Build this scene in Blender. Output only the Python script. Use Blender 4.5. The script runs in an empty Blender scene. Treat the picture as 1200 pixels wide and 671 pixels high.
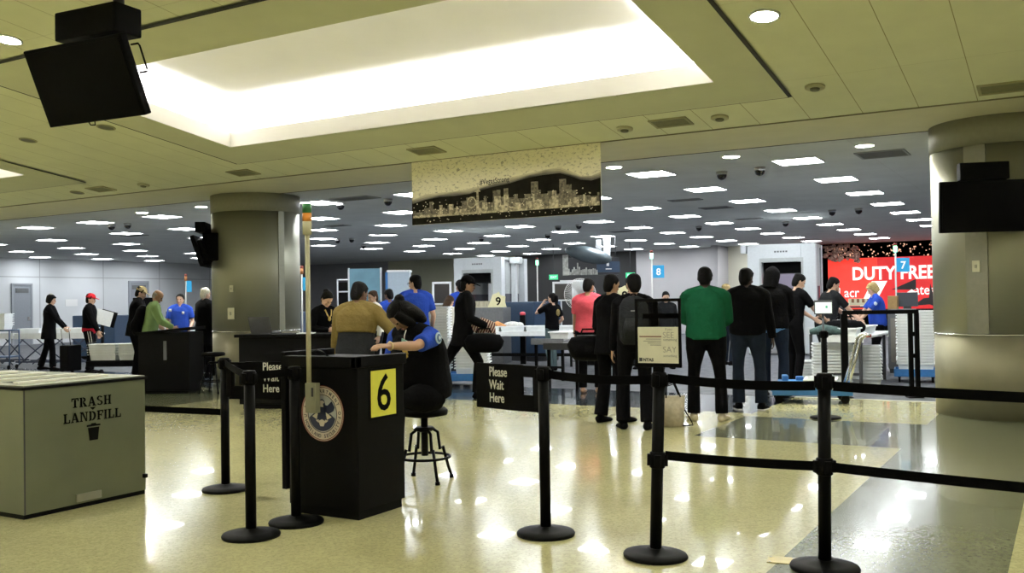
import bpy, bmesh, math, random
from mathutils import Vector, Matrix, Quaternion

S = bpy.context.scene
COL = S.collection
R = math.radians
YAW = 30.48                      # the camera looks this far left of the hall's depth axis (+Y)

# ---------------------------------------------------------------- camera
cam_d = bpy.data.cameras.new('camera')
cam_d.sensor_width = 36.0
cam_d.lens = 36.0 * 1113.5 / 1200.0
cam_d.clip_end = 300
cam = bpy.data.objects.new('camera', cam_d)
COL.objects.link(cam)
cam.matrix_world = (Matrix.Translation((0, 0, 1.425)) @ Matrix.Rotation(R(YAW), 4, 'Z')
                    @ Matrix.Rotation(R(90.866), 4, 'X') @ Matrix.Rotation(R(-0.916), 4, 'Z'))
S.camera = cam

# ---------------------------------------------------------------- world, view, light levels
w = bpy.data.worlds.new('world'); S.world = w; w.use_nodes = True
w.node_tree.nodes['Background'].inputs[0].default_value = (0.02, 0.02, 0.02, 1)
w.node_tree.nodes['Background'].inputs[1].default_value = 0.3
S.view_settings.view_transform = 'Standard'
S.view_settings.look = 'None'
S.view_settings.gamma = 1.0
S.view_settings.use_curve_mapping = False
S.view_settings.exposure = 0.45
TROFFER = 28.0        # checkpoint ceiling panels
DOWN = 440.0           # round downlights
COVE = 84.0           # cove strips hidden behind the coffer lips
COVE_COL = (1.0, 0.99, 1.05)
HALL_COL = (1.0, 0.94, 0.78)

# ---------------------------------------------------------------- helpers
class MB:
    """collects shapes; build() links them as ONE mesh object"""
    def __init__(s): s.bm = bmesh.new(); s.M = Matrix()
    def _fin(s, vs, M=None):
        m = s.M @ M if M is not None else s.M
        for v in vs: v.co = m @ v.co
    def box(s, c, d, bev=0.0, rz=0.0, mi=0, M=None):
        r = bmesh.ops.create_cube(s.bm, size=1.0)
        vs = r['verts']
        for v in vs: v.co = Vector((v.co.x*d[0], v.co.y*d[1], v.co.z*d[2]))
        fs = {f for v in vs for f in v.link_faces}
        if bev > 0:
            es = list({e for v in vs for e in v.link_edges})
            rr = bmesh.ops.bevel(s.bm, geom=es, offset=min(bev, min(d)*.45), segments=2, affect='EDGES', profile=.7)
            vs = list({v for f in rr['faces'] for v in f.verts} | {v for v in vs if v.is_valid})
            fs = {f for v in vs for f in v.link_faces}
        for f in fs: f.material_index = mi
        s._fin(vs, (M if M is not None else Matrix()) @ Matrix.Translation(c) @ Matrix.Rotation(rz, 4, 'Z'))
        return s
    def bx(s, x0, x1, y0, y1, z0, z1, bev=0.0, mi=0):
        return s.box(((x0+x1)/2, (y0+y1)/2, (z0+z1)/2), (abs(x1-x0), abs(y1-y0), abs(z1-z0)), bev, 0, mi)
    def loft(s, pts, rad, ref=Vector((1, 0, 0)), n=14, mi=0, cap=True):
        pts = [Vector(p) for p in pts]; rings = []
        for i, p in enumerate(pts):
            a = pts[max(0, i-1)]; b = pts[min(len(pts)-1, i+1)]
            t = (b-a).normalized()
            x = ref - t*ref.dot(t)
            if x.length < 1e-4: x = t.orthogonal()
            x.normalize(); y = t.cross(x)
            rx, ry = rad[i] if isinstance(rad[i], (tuple, list)) else (rad[i], rad[i])
            rings.append([s.bm.verts.new(s.M @ (p + x*math.cos(2*math.pi*k/n)*rx + y*math.sin(2*math.pi*k/n)*ry)) for k in range(n)])
        for a, b in zip(rings, rings[1:]):
            for k in range(n):
                f = s.bm.faces.new((a[k], a[(k+1) % n], b[(k+1) % n], b[k])); f.material_index = mi; f.smooth = True
        if cap:
            s.bm.faces.new(rings[0][::-1]).material_index = mi
            s.bm.faces.new(rings[-1]).material_index = mi
        return s
    def tube(s, pts, r, n=8, mi=0): return s.loft(pts, [r]*len(pts), Vector((.31, .17, .93)), n, mi)
    def cyl(s, p0, p1, r0, r1=None, n=24, mi=0): return s.loft([p0, p1], [r0, r0 if r1 is None else r1], Vector((.97, .2, .11)), n, mi)
    def lathe(s, prof, c=(0, 0, 0), n=32, mi=0):
        return s.loft([(c[0], c[1], c[2]+z) for r, z in prof], [max(r, 1e-4) for r, z in prof], Vector((1, 0, 0)), n, mi) if all(prof[i][1] != prof[i+1][1] for i in range(len(prof)-1)) else s._lathe2(prof, c, n, mi)
    def _lathe2(s, prof, c, n, mi):
        rings = [[s.bm.verts.new(s.M @ Vector((c[0]+math.cos(2*math.pi*k/n)*max(r, 1e-4), c[1]+math.sin(2*math.pi*k/n)*max(r, 1e-4), c[2]+z))) for k in range(n)] for r, z in prof]
        for a, b in zip(rings, rings[1:]):
            for k in range(n):
                f = s.bm.faces.new((a[k], a[(k+1) % n], b[(k+1) % n], b[k])); f.material_index = mi; f.smooth = True
        s.bm.faces.new(rings[0][::-1]); s.bm.faces.new(rings[-1])
        return s
    def sph(s, c, r, n=16, mi=0, M=None):
        q = bmesh.ops.create_uvsphere(s.bm, u_segments=n, v_segments=max(6, n*2//3), radius=1.0)
        rr = r if isinstance(r, (tuple, list)) else (r, r, r)
        for v in q['verts']: v.co = Vector((v.co.x*rr[0], v.co.y*rr[1], v.co.z*rr[2]))
        for f in {f for v in q['verts'] for f in v.link_faces}: f.material_index = mi; f.smooth = True
        s._fin(q['verts'], Matrix.Translation(c) @ (M if M is not None else Matrix()))
        return s
    def prism(s, poly, z0, z1, mi=0, M=None):
        """poly: 2D points extruded from z0 to z1"""
        m = s.M @ M if M is not None else s.M
        a = [s.bm.verts.new(m @ Vector((x, y, z0))) for x, y in poly]
        b = [s.bm.verts.new(m @ Vector((x, y, z1))) for x, y in poly]
        n = len(poly)
        fs = [s.bm.faces.new(a[::-1]), s.bm.faces.new(b)]
        for k in range(n): fs.append(s.bm.faces.new((a[k], a[(k+1) % n], b[(k+1) % n], b[k])))
        for f in fs: f.material_index = mi
        return s
    def quad(s, *p, mi=0):
        f = s.bm.faces.new([s.bm.verts.new(s.M @ Vector(q)) for q in p]); f.material_index = mi
        return s
    def mesh(s, name, mats):
        bmesh.ops.recalc_face_normals(s.bm, faces=s.bm.faces[:])
        me = bpy.data.meshes.new(name); s.bm.to_mesh(me); s.bm.free()
        for m in (mats if isinstance(mats, (list, tuple)) else [mats]): me.materials.append(m)
        return me
    def build(s, name, mats, parent=None, **tags):
        o = bpy.data.objects.new(name, s.mesh(name, mats)); COL.objects.link(o)
        if parent is not None: o.parent = parent
        for k, v in tags.items(): o[k] = v
        return o

def tag(o, label, cat, group=None):
    o['label'] = label; o['category'] = cat
    if group: o['group'] = group
    return o
def empty(name, loc, rz, label, cat, group=None):
    o = bpy.data.objects.new(name, None); COL.objects.link(o)
    o.empty_display_size = .1
    o.location = loc; o.rotation_euler = (0, 0, rz)
    return tag(o, label, cat, group)
def struct(mb, name, mats): return mb.build(name, mats, kind='structure')
def dup(o, loc=None, rz=None, label=None, group=None, parent=None):
    c = o.copy(); COL.objects.link(c)
    if parent is not None: c.parent = parent
    if loc is not None: c.location = loc
    if rz is not None: c.rotation_euler = (0, 0, rz)
    if label: c['label'] = label
    if group: c['group'] = group
    for ch in list(o.children): dup(ch, parent=c)
    return c

# ---------------------------------------------------------------- materials
MATS = {}
def mat(name, col, rough=.6, metal=0.0, spec=.5, em=None, ems=0.0, noise=0.0, nscale=20.0, bump=0.0, bscale=60.0, alpha=None, coat=0.0):
    if name in MATS: return MATS[name]
    m = bpy.data.materials.new(name); m.use_nodes = True; MATS[name] = m
    nt = m.node_tree; b = nt.nodes['Principled BSDF']
    b.inputs['Base Color'].default_value = (*col, 1)
    b.inputs['Roughness'].default_value = rough
    b.inputs['Metallic'].default_value = metal
    b.inputs['Specular IOR Level'].default_value = spec
    b.inputs['Coat Weight'].default_value = coat
    if em: b.inputs['Emission Color'].default_value = (*em, 1); b.inputs['Emission Strength'].default_value = ems
    if noise > 0 or bump > 0:
        tc = nt.nodes.new('ShaderNodeTexCoord')
        if noise > 0:
            n = nt.nodes.new('ShaderNodeTexNoise'); n.inputs['Scale'].default_value = nscale; n.inputs['Detail'].default_value = 4
            nt.links.new(tc.outputs['Object'], n.inputs['Vector'])
            r = nt.nodes.new('ShaderNodeValToRGB')
            r.color_ramp.elements[0].position = .3; r.color_ramp.elements[1].position = .7
            r.color_ramp.elements[0].color = (*[c*(1-noise) for c in col], 1)
            r.color_ramp.elements[1].color = (*[min(1, c*(1+noise)) for c in col], 1)
            nt.links.new(n.outputs['Fac'], r.inputs['Fac']); nt.links.new(r.outputs['Color'], b.inputs['Base Color'])
        if bump > 0:
            n = nt.nodes.new('ShaderNodeTexNoise'); n.inputs['Scale'].default_value = bscale; n.inputs['Detail'].default_value = 3
            nt.links.new(tc.outputs['Object'], n.inputs['Vector'])
            bp = nt.nodes.new('ShaderNodeBump'); bp.inputs['Strength'].default_value = bump; bp.inputs['Distance'].default_value = .02
            nt.links.new(n.outputs['Fac'], bp.inputs['Height']); nt.links.new(bp.outputs['Normal'], b.inputs['Normal'])
    return m
def glow(name, col, st): return mat(name, (.8, .8, .8), .5, em=col, ems=st)

BLK = mat('black_metal', (.002, .002, .002), .55, spec=.08, noise=.2)
BELT = mat('black_webbing', (.002, .002, .002), .9, spec=.05, bump=.3, bscale=300)
BPLAST = mat('black_plastic', (.002, .002, .0023), .6, spec=.06, noise=.2)
SCREEN = mat('black_screen', (.001, .001, .0015), .4, spec=.05, noise=.1)
WHITE = mat('white_plastic', (.72, .74, .74), .45, noise=.04)
TEXTW = mat('white_lettering', (.62, .62, .56), .6, noise=.03)
STEEL = mat('brushed_steel', (.42, .42, .38), .38, metal=.9, noise=.08, nscale=9)
CHROME = mat('bright_metal', (.6, .6, .58), .25, metal=1.0, noise=.05)
GREYP = mat('grey_paint', (.36, .38, .38), .5, noise=.05)
PALEG = mat('pale_grey_panel', (.52, .55, .57), .45, noise=.04)
BLUEP = mat('blue_plastic', (.03, .16, .42), .5, noise=.1)
DBLUE = mat('dark_blue_panel', (.015, .04, .085), .45, noise=.1)
DGREY = mat('dark_grey', (.035, .036, .04), .6, noise=.15)
MGREY = mat('mid_grey', (.12, .125, .13), .55, noise=.12)

def text_mesh(body, size, bold=0.0, ext=.001, align='LEFT', xscale=1.0, spacing=1.0):
    cu = bpy.data.curves.new('t', 'FONT'); cu.body = body; cu.size = size; cu.extrude = ext; cu.offset = bold
    cu.align_x = align; cu.space_character = spacing; cu.resolution_u = 3
    o = bpy.data.objects.new('t', cu); COL.objects.link(o)
    bpy.context.view_layer.update()
    me = bpy.data.meshes.new_from_object(o.evaluated_get(bpy.context.evaluated_depsgraph_get()))
    bpy.data.objects.remove(o); bpy.data.curves.remove(cu)
    if xscale != 1: me.transform(Matrix.Diagonal((xscale, 1, 1, 1)))
    return me
UP = Matrix.Rotation(R(90), 4, 'X')               # text in XY -> standing, reading along +X, facing -Y
def lettering(lines, mats, parent, name='lettering'):
    """lines: (body, size, bold, Matrix, kwargs); each line a mesh of its own, a long arc of letters one mesh"""
    out = []
    for grp in ([[l] for l in lines] if len(lines) < 8 else [lines]):
        bm = bmesh.new()
        for body, size, bold, M, kw in grp:
            me = text_mesh(body, size, bold, **kw); me.transform(M)
            bm.from_mesh(me); bpy.data.meshes.remove(me)
        me = bpy.data.meshes.new(name); bm.to_mesh(me); bm.free()
        me.materials.append(mats)
        o = bpy.data.objects.new(name, me); COL.objects.link(o); o.parent = parent; out.append(o)
    return out[0]
T = Matrix.Translation
RZ = lambda a: Matrix.Rotation(a, 4, 'Z')
# ================================================================ THE ROOM
ZC = 3.42                       # checkpoint ceiling and bulkhead underside
V0, V1 = 10.97, 12.59           # bulkhead band
SL = .135                       # the hall ceiling climbs this much per metre towards the camera
def hz(v): return ZC + SL*(V0 - v)

# ---- floor
def floor_material():
    m = bpy.data.materials.new('polished_terrazzo'); m.use_nodes = True
    nt = m.node_tree; b = nt.nodes['Principled BSDF']; N = nt.nodes.new; L = nt.links.new
    tc = N('ShaderNodeTexCoord')
    vo = N('ShaderNodeTexVoronoi'); vo.inputs['Scale'].default_value = 55; L(tc.outputs['Object'], vo.inputs['Vector'])
    n1 = N('ShaderNodeTexNoise'); n1.inputs['Scale'].default_value = 70; n1.inputs['Detail'].default_value = 5; L(tc.outputs['Object'], n1.inputs['Vector'])
    n2 = N('ShaderNodeTexNoise'); n2.inputs['Scale'].default_value = 1.1; n2.inputs['Detail'].default_value = 3; L(tc.outputs['Object'], n2.inputs['Vector'])
    def ramp(src, p0, c0, p1, c1):
        r = N('ShaderNodeValToRGB'); e = r.color_ramp.elements
        e[0].position, e[1].position = p0, p1; e[0].color, e[1].color = (*c0, 1), (*c1, 1)
        L(src, r.inputs['Fac']); return r.outputs['Color']
    def mix(a, c, fac=None, bt='MULTIPLY', f=1.0):
        x = N('ShaderNodeMix'); x.data_type = 'RGBA'; x.blend_type = bt; x.inputs['Factor'].default_value = f
        if fac is not None: L(fac, x.inputs['Factor'])
        for s_, i in ((a, 6), (c, 7)):
            if isinstance(s_, tuple): x.inputs[i].default_value = (*s_, 1)
            else: L(s_, x.inputs[i])
        return x.outputs[2]
    chips = ramp(vo.outputs['Color'], .15, (.86, .86, .86), .8, (1.06, 1.06, 1.05))
    fleck = ramp(n1.outputs['Fac'], .33, (.68, .68, .64), .42, (1, 1, 1))
    cloud = ramp(n2.outputs['Fac'], .3, (.92, .92, .92), .7, (1.05, 1.05, 1.05))
    at = N('ShaderNodeVertexColor'); at.layer_name = 'tone'
    c = mix(at.outputs['Color'], chips); c = mix(c, fleck); c = mix(c, cloud)
    L(c, b.inputs['Base Color'])
    b.inputs['Roughness'].default_value = .17
    b.inputs['Coat Weight'].default_value = .36; b.inputs['Coat Roughness'].default_value = .025; b.inputs['Coat IOR'].default_value = 1.45
    b.inputs['Specular IOR Level'].default_value = .26
    return m
CREAM, GREEN = (.52, .49, .26), (.18, .19, .12)
NAVY = (.028, .036, .046)
def floor():
    us = sorted({-40, -20, -12.0, -11.2, -3.4, -1.39, -.31, 10.4, 11.5, 14})
    vs = sorted({-9, -2.6, -1.5, 9.44, 11.25, 11.55, 13.6})
    bm = bmesh.new(); lay = bm.loops.layers.float_color.new('tone')
    for u0, u1 in zip(us, us[1:]):
        for v0, v1 in zip(vs, vs[1:]):
            u, v = (u0+u1)/2, (v0+v1)/2
            c = CREAM
            if -1.39 < u < -.31 or -12.0 < u < -11.2 and v < 11.5 or 10.4 < u < 11.5: c = GREEN
            if 9.44 < v < 11.25 and (u > -3.4 or u < -11.2): c = GREEN
            if -2.6 < v < -1.5: c = GREEN
            if v > 11.55 and u < -3.4: c = NAVY
            f = bm.faces.new([bm.verts.new(p) for p in ((u0, v0, 0), (u1, v0, 0), (u1, v1, 0), (u0, v1, 0))])
            for l in f.loops: l[lay] = (*[x for x in c], 1)
    bmesh.ops.remove_doubles(bm, verts=bm.verts[:], dist=1e-4)
    me = bpy.data.meshes.new('floor'); bm.to_mesh(me); bm.free(); me.materials.append(floor_material())
    o = bpy.data.objects.new('floor', me); COL.objects.link(o); o['kind'] = 'structure'
floor()
CARPET = mat('checkpoint_carpet', (.085, .09, .10), .75, spec=.3, noise=.35, nscale=6, bump=.3, bscale=150)
struct(MB().bx(-40, 14, 13.6, 42, -.02, .002), 'floor_carpet', CARPET)
SEAM = mat('dark_seam', (.02, .02, .018), .8, noise=.1)
struct(MB().bx(-3.4, 14, 13.58, 13.66, -.02, .006), 'trim_1', mat('pale_metal_strip', (.5, .5, .42), .4, noise=.05))

# ---- hall ceiling: sloping slab with lit coffers
HCEIL = mat('hall_ceiling_plaster', (.65, .665, .47), .85, spec=.2, noise=.03, nscale=3)
def ceiling_panel_material():
    m = HCEIL.copy(); m.name = 'hall_ceiling_panels'
    nt = m.node_tree; N = nt.nodes.new; L = nt.links.new; b = nt.nodes['Principled BSDF']
    src = b.inputs['Base Color'].links[0].from_socket
    tc = N('ShaderNodeTexCoord'); sp = N('ShaderNodeSeparateXYZ'); L(tc.outputs['Object'], sp.inputs[0])
    def line(out, per, off, wd):
        a = N('ShaderNodeMath'); a.operation = 'ADD'; L(out, a.inputs[0]); a.inputs[1].default_value = off
        w_ = N('ShaderNodeMath'); w_.operation = 'PINGPONG'; L(a.outputs[0], w_.inputs[0]); w_.inputs[1].default_value = per/2
        c = N('ShaderNodeMath'); c.operation = 'LESS_THAN'; L(w_.outputs[0], c.inputs[0]); c.inputs[1].default_value = wd
        return c.outputs[0]
    l1 = line(sp.outputs['X'], .567, 1.93, .004)
    l2 = line(sp.outputs['Y'], 1.95, .1, .0012)
    mx = N('ShaderNodeMath'); mx.operation = 'MAXIMUM'; L(l1, mx.inputs[0]); L(l2, mx.inputs[1])
    x = N('ShaderNodeMix'); x.data_type = 'RGBA'; L(mx.outputs[0], x.inputs['Factor']); L(src, x.inputs[6]); x.inputs[7].default_value = (.3, .29, .15, 1)
    L(x.outputs[2], b.inputs['Base Color'])
    return m
HPAN = ceiling_panel_material()
COFFU = [(-33.46, -26.5), (-21.76, -14.8), (-10.06, -3.1), (1.6, 8.56)]
COFFV = [(-1.35, 1.4), (6.67, 9.42)]  # first row is unseen, added around the camera for fill light
HU0, HU1, HV0 = -36.0, 12.0, -9.0
def hall_ceiling():
    us = sorted({HU0, HU1} | {x for p in COFFU for x in p}); vs = sorted({HV0, V0} | {x for p in COFFV for x in p})
    mb = MB()
    for u0, u1 in zip(us, us[1:]):
        for v0, v1 in zip(vs, vs[1:]):
            if (u0, u1) in COFFU and (v0, v1) in COFFV: continue
            mb.quad((u0, v0, hz(v0)), (u1, v0, hz(v0)), (u1, v1, hz(v1)), (u0, v1, hz(v1)))
    bmesh.ops.remove_doubles(mb.bm, verts=mb.bm.verts[:], dist=1e-4)
    struct(mb, 'ceiling_hall', HPAN)
hall_ceiling()
CWHITE = mat('coffer_white', (.89, .88, .85), .8, spec=.2, noise=.02, nscale=2)
CSTRIP = glow('cove_light_strip', COVE_COL, COVE)
FR = mat('coffer_frame_plaster', (.54, .555, .39), .85, spec=.2, noise=.03, nscale=3)
SB = .30                                    # set-back of the cove behind the lip
for (v0, v1) in COFFV:
    for (u0, u1) in COFFU:
        n_ = 'ceiling_coffer'
        mb = MB()
        LIP, TOP = .21, .52
        P = lambda u, v, h: (u, v, hz(v)+h)
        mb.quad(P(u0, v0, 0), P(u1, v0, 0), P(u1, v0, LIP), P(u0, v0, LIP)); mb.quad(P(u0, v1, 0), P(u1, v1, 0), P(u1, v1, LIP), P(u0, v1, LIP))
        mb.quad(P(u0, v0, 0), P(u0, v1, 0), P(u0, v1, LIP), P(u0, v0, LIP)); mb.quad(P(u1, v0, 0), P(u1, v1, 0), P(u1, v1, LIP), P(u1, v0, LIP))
        a0, a1, b0, b1 = u0-SB, u1+SB, v0-SB, v1+SB
        # trough behind the lip: floor, outer wall, then the lid
        for q in (((a0, b0), (a1, b0), (a1, v0), (a0, v0)), ((a0, v1), (a1, v1), (a1, b1), (a0, b1)), ((a0, v0), (u0, v0), (u0, v1), (a0, v1)), ((u1, v0), (a1, v0), (a1, v1), (u1, v1))):
            mb.quad(*[P(u, v, LIP-.12) for u, v in q])
        for q in (((a0, b0), (a1, b0)), ((a1, b0), (a1, b1)), ((a1, b1), (a0, b1)), ((a0, b1), (a0, b0))):
            (c, d), (e, f) = q
            mb.quad(P(c, d, LIP-.12), P(e, f, LIP-.12), P(e, f, TOP), P(c, d, TOP))
        mb.quad(P(a0, b0, TOP), P(a1, b0, TOP), P(a1, b1, TOP), P(a0, b1, TOP))
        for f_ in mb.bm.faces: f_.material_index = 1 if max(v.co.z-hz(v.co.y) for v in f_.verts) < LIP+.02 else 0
        struct(mb, n_, [CWHITE, mat('coffer_lip_dimmed', (.70, .68, .60), .8, spec=.2, noise=.02, nscale=2)])  # lip painted darker than the rest so it reads as less lit
        gp = MB()
        for (x0, x1, y0, y1) in ((a0, a1, b0+.002, b0+.022), (a0, a1, b1-.022, b1-.002), (a0+.002, a0+.022, b0, b1), (a1-.022, a1-.002, b0, b1)):
            gp.quad(P(x0, y0, TOP-.004), P(x1, y0, TOP-.004), P(x1, y1, TOP-.004), P(x0, y1, TOP-.004))
        struct(gp, 'trim_5', mat('shadow_gap', (.12, .115, .09), .8))  # flat dark strip painted for the shade in the lid joint
        st = MB()                                          # the four lamps lying in the trough
        for (x0, x1, y0, y1) in ((u0, u1, v0-.2, v0-.12), (u0, u1, v1+.12, v1+.2), (u0-.2, u0-.12, v0, v1), (u1+.12, u1+.2, v0, v1)):
            h = LIP-.10
            st.quad(P(x0, y0, h), P(x1, y0, h), P(x1, y1, h), P(x0, y1, h))
        st.build('cove_lamp', CSTRIP, kind='structure')
        # slightly lower border panel round the opening with a dark slot at its edge
        fw = .58
        fb = MB(); e_ = .012
        for (x0, x1, y0, y1) in ((u0-fw, u1+fw, v0-.64, v0), (u0-fw, u1+fw, v1, v1+.68), (u0-fw, u0, v0, v1), (u1, u1+fw, v0, v1)):
            fb.quad(P(x0, y0, -e_), P(x1, y0, -e_), P(x1, y1, -e_), P(x0, y1, -e_))
        struct(fb, 'ceiling_border', FR)
        sl = MB()
        def strip(x0, x1, y0, y1):
            sl.quad(P(x0, y0, -.016), P(x1, y0, -.016), P(x1, y1, -.016), P(x0, y1, -.016))
        strip(u1+fw-.01, u1+fw+.035, v0-.64, v1+.68); strip(u0-fw-.03, u0-fw, v0-.64, v1+.68)
        strip(u0-fw, u1+fw, v1+.68, v1+.692); strip(u0-fw, u1+fw, v0-.70, v0-.64)
        struct(sl, 'trim_2', SEAM)

# ---- bulkhead between hall and checkpoint, checkpoint ceiling
struct(MB().bx(HU0, HU1, V0, V1, ZC, ZC+.5), 'ceiling_bulkhead', mat('bulkhead_paint', (.62, .60, .42), .8, spec=.2, noise=.03, nscale=3))
struct(MB().bx(HU0, HU1, V0-.03, V0+.015, ZC-.004, ZC+.02), 'trim_3', mat('bulkhead_edge', (.16, .15, .07), .8, noise=.05))
struct(MB().bx(HU0, HU1, V1-.012, V1+.02, ZC-.004, ZC+.02), 'trim_4', SEAM)
def tile_mat():
    m = mat('acoustic_tiles', (.58, .60, .585), .9, spec=.1, noise=.05, nscale=1.5)
    nt = m.node_tree; N = nt.nodes.new; L = nt.links.new; b = nt.nodes['Principled BSDF']
    src = b.inputs['Base Color'].links[0].from_socket
    tc = N('ShaderNodeTexCoord'); br = N('ShaderNodeTexBrick'); L(tc.outputs['Object'], br.inputs['Vector'])
    br.offset = 0; br.inputs['Scale'].default_value = 1.0; br.inputs['Brick Width'].default_value = 1.22; br.inputs['Row Height'].default_value = .61
    br.inputs['Mortar Size'].default_value = .006; br.inputs['Color1'].default_value = (1, 1, 1, 1); br.inputs['Color2'].default_value = (.97, .97, .97, 1); br.inputs['Mortar'].default_value = (.86, .86, .86, 1)
    x = N('ShaderNodeMix'); x.data_type = 'RGBA'; x.blend_type = 'MULTIPLY'; x.inputs['Factor'].default_value = 1
    L(src, x.inputs[6]); L(br.outputs['Color'], x.inputs[7]); L(x.outputs[2], b.inputs['Base Color'])
    return m
struct(MB().bx(HU0, HU1, V1+.02, 38.5, ZC, ZC+.1), 'ceiling_checkpoint', tile_mat())

# ---- walls
def panel_wall():
    m = mat('white_wall_panels', (.62, .64, .66), .6, noise=.03, nscale=1)
    nt = m.node_tree; N = nt.nodes.new; L = nt.links.new; b = nt.nodes['Principled BSDF']
    src = b.inputs['Base Color'].links[0].from_socket
    tc = N('ShaderNodeTexCoord'); mp = N('ShaderNodeMapping'); mp.inputs['Rotation'].default_value = (0, R(90), R(90)); L(tc.outputs['Object'], mp.inputs['Vector'])
    sp = N('ShaderNodeSeparateXYZ'); L(tc.outputs['Object'], sp.inputs[0]); cb = N('ShaderNodeCombineXYZ'); L(sp.outputs['Y'], cb.inputs[0]); L(sp.outputs['Z'], cb.inputs[1])
    br = N('ShaderNodeTexBrick'); L(cb.outputs[0], br.inputs['Vector']); br.offset = 0
    br.inputs['Scale'].default_value = 1; br.inputs['Brick Width'].default_value = 2.9; br.inputs['Row Height'].default_value = 2.68
    br.inputs['Mortar Size'].default_value = .02; br.inputs['Color1'].default_value = (1, 1, 1, 1); br.inputs['Color2'].default_value = (.97, .97, .97, 1); br.inputs['Mortar'].default_value = (.6, .6, .6, 1)
    x = N('ShaderNodeMix'); x.data_type = 'RGBA'; x.blend_type = 'MULTIPLY'; x.inputs['Factor'].default_value = 1
    L(src, x.inputs[6]); L(br.outputs['Color'], x.inputs[7]); L(x.outputs[2], b.inputs['Base Color'])
    return m
struct(MB().bx(-35.8, -35.6, V1, 36.5, 0, ZC), 'wall_left', panel_wall())
BW = 36.5
def seg(name, u0, u1, z0, z1, m, v=BW, t=.2): struct(MB().bx(u0, u1, v, v+t, z0, z1), name, m)
seg('wall_back_grey', -35.6, -28.4, 0, ZC, mat('grey_wall', (.20, .20, .215), .7, noise=.04, nscale=1))
seg('wall_back_olive', -28.4, -21.3, 0, ZC, mat('olive_wall', (.34, .34, .25), .7, noise=.04, nscale=1))
seg('wall_back_dark', -21.3, -15.5, 0, ZC, mat('dark_wall', (.011, .011, .012), .5, noise=.2, nscale=1))
seg('wall_back_pale', -15.5, -11.6, 0, ZC, mat('pale_wall', (.42, .41, .42), .7, noise=.04, nscale=1))
seg('wall_back_cream', -11.6, -10.2, 0, ZC, mat('cream_wall', (.58, .56, .46), .7, noise=.04, nscale=1), v=BW-.02)
seg('wall_back_mauve', -10.2, -8.4, 0, ZC, mat('mauve_wall', (.22, .19, .25), .7, noise=.04, nscale=1), v=BW-.04)
seg('wall_back_shop', -8.4, 12, 0, ZC, mat('shop_dark', (.02, .02, .02), .5, noise=.2, nscale=1), v=BW+1.5)
struct(MB().bx(11.8, 12, HV0, 38.5, 0, 5), 'wall_right', mat('warm_wall', (.52, .48, .34), .7, noise=.04, nscale=1))
struct(MB().bx(-36, 12, HV0-.2, HV0, 0, 6.6), 'wall_front', MATS['warm_wall'])
struct(MB().bx(-36.2, -35.8, HV0, V1, 0, 6.6), 'wall_side', MATS['warm_wall'])
struct(MB().bx(-11.85, -11.6, 35.2, 36.5, 0, ZC), 'wall_stub', MATS['pale_wall'])

# ---- the two round steel columns
def column_mat():
    m = mat('column_steel', (.30, .30, .23), .45, metal=.6)
    nt = m.node_tree; N = nt.nodes.new; L = nt.links.new; b = nt.nodes['Principled BSDF']
    tc = N('ShaderNodeTexCoord'); mp = N('ShaderNodeMapping'); mp.inputs['Scale'].default_value = (6, 6, 60); L(tc.outputs['Object'], mp.inputs[0])
    n = N('ShaderNodeTexNoise'); n.inputs['Scale'].default_value = 2; L(mp.outputs[0], n.inputs['Vector'])
    r = N('ShaderNodeMapRange'); r.inputs[3].default_value = .42; r.inputs[4].default_value = .52; L(n.outputs['Fac'], r.inputs[0]); L(r.outputs[0], b.inputs['Roughness'])
    return m
COLM = column_mat(); COLB = mat('column_base_steel', (.25, .235, .155), .55, metal=.5, noise=.08, nscale=4)
CAPM = mat('column_cap_paint', (.25, .25, .19), .6, noise=.05)
def column(name, c, groove_a, gw):
    r = .79
    st = MB().cyl((0, 0, .96), (0, 0, 3.1), r, n=96)
    o = struct(st, name, COLM); o.location = (c[0], c[1], 0)
    MB().cyl((0, 0, 0), (0, 0, .95), r-.004, n=96).build('column_base', COLB, o)
    MB().cyl((0, 0, .948), (0, 0, .965), r+.006, n=96).build('column_ring', CHROME, o)
    MB().cyl((0, 0, 3.1), (0, 0, ZC), r+.012, n=96).build('column_cap', CAPM, o)
    m = MB(); m.M = RZ(groove_a)
    m.bx(-gw/2, gw/2, -r-.012, -r+.12, .97, 3.1)
    m.build('column_channel', mat('channel_steel', (.23, .23, .18), .45, metal=.7, noise=.05), o)
    return o
CL = column('column_1', (-12.99, 12.75), R(79), .12)
CR = column('column_2', (-.667, 12.64), R(-18), .24)
# ================================================================ CEILING FIXTURES
DIFF = glow('light_diffuser', (.93, .97, 1.0), TROFFER)
FRAME = mat('light_frame_white', (.62, .64, .64), .6, noise=.02)
def make_troffer():
    t = empty('ceiling_light', (0, 0, ZC), 0, 'x', 'ceiling light', 'square light panels in the checkpoint ceiling')
    a = .305; f = MB()
    for q in ((-a-.02, a+.02, -a-.02, -a), (-a-.02, a+.02, a, a+.02), (-a-.02, -a, -a, a), (a, a+.02, -a, a)): f.bx(*q, -.014, .0)
    f.build('frame', FRAME, t)
    MB().bx(-a, a, -a, a, -.008, -.002).build('diffuser', DIFF, t)
    return t
tr = make_troffer(); used = False
ORD = ['first', 'second', 'third', 'fourth', 'fifth', 'sixth', 'seventh', 'eighth', 'ninth', 'tenth', 'eleventh', 'twelfth', 'thirteenth', 'fourteenth']
def troffer(u, v, label):
    global used
    if not used: used = True; tr.location = (u, v, ZC); tr['label'] = label
    else: dup(tr, (u, v, ZC), 0, label)
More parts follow.
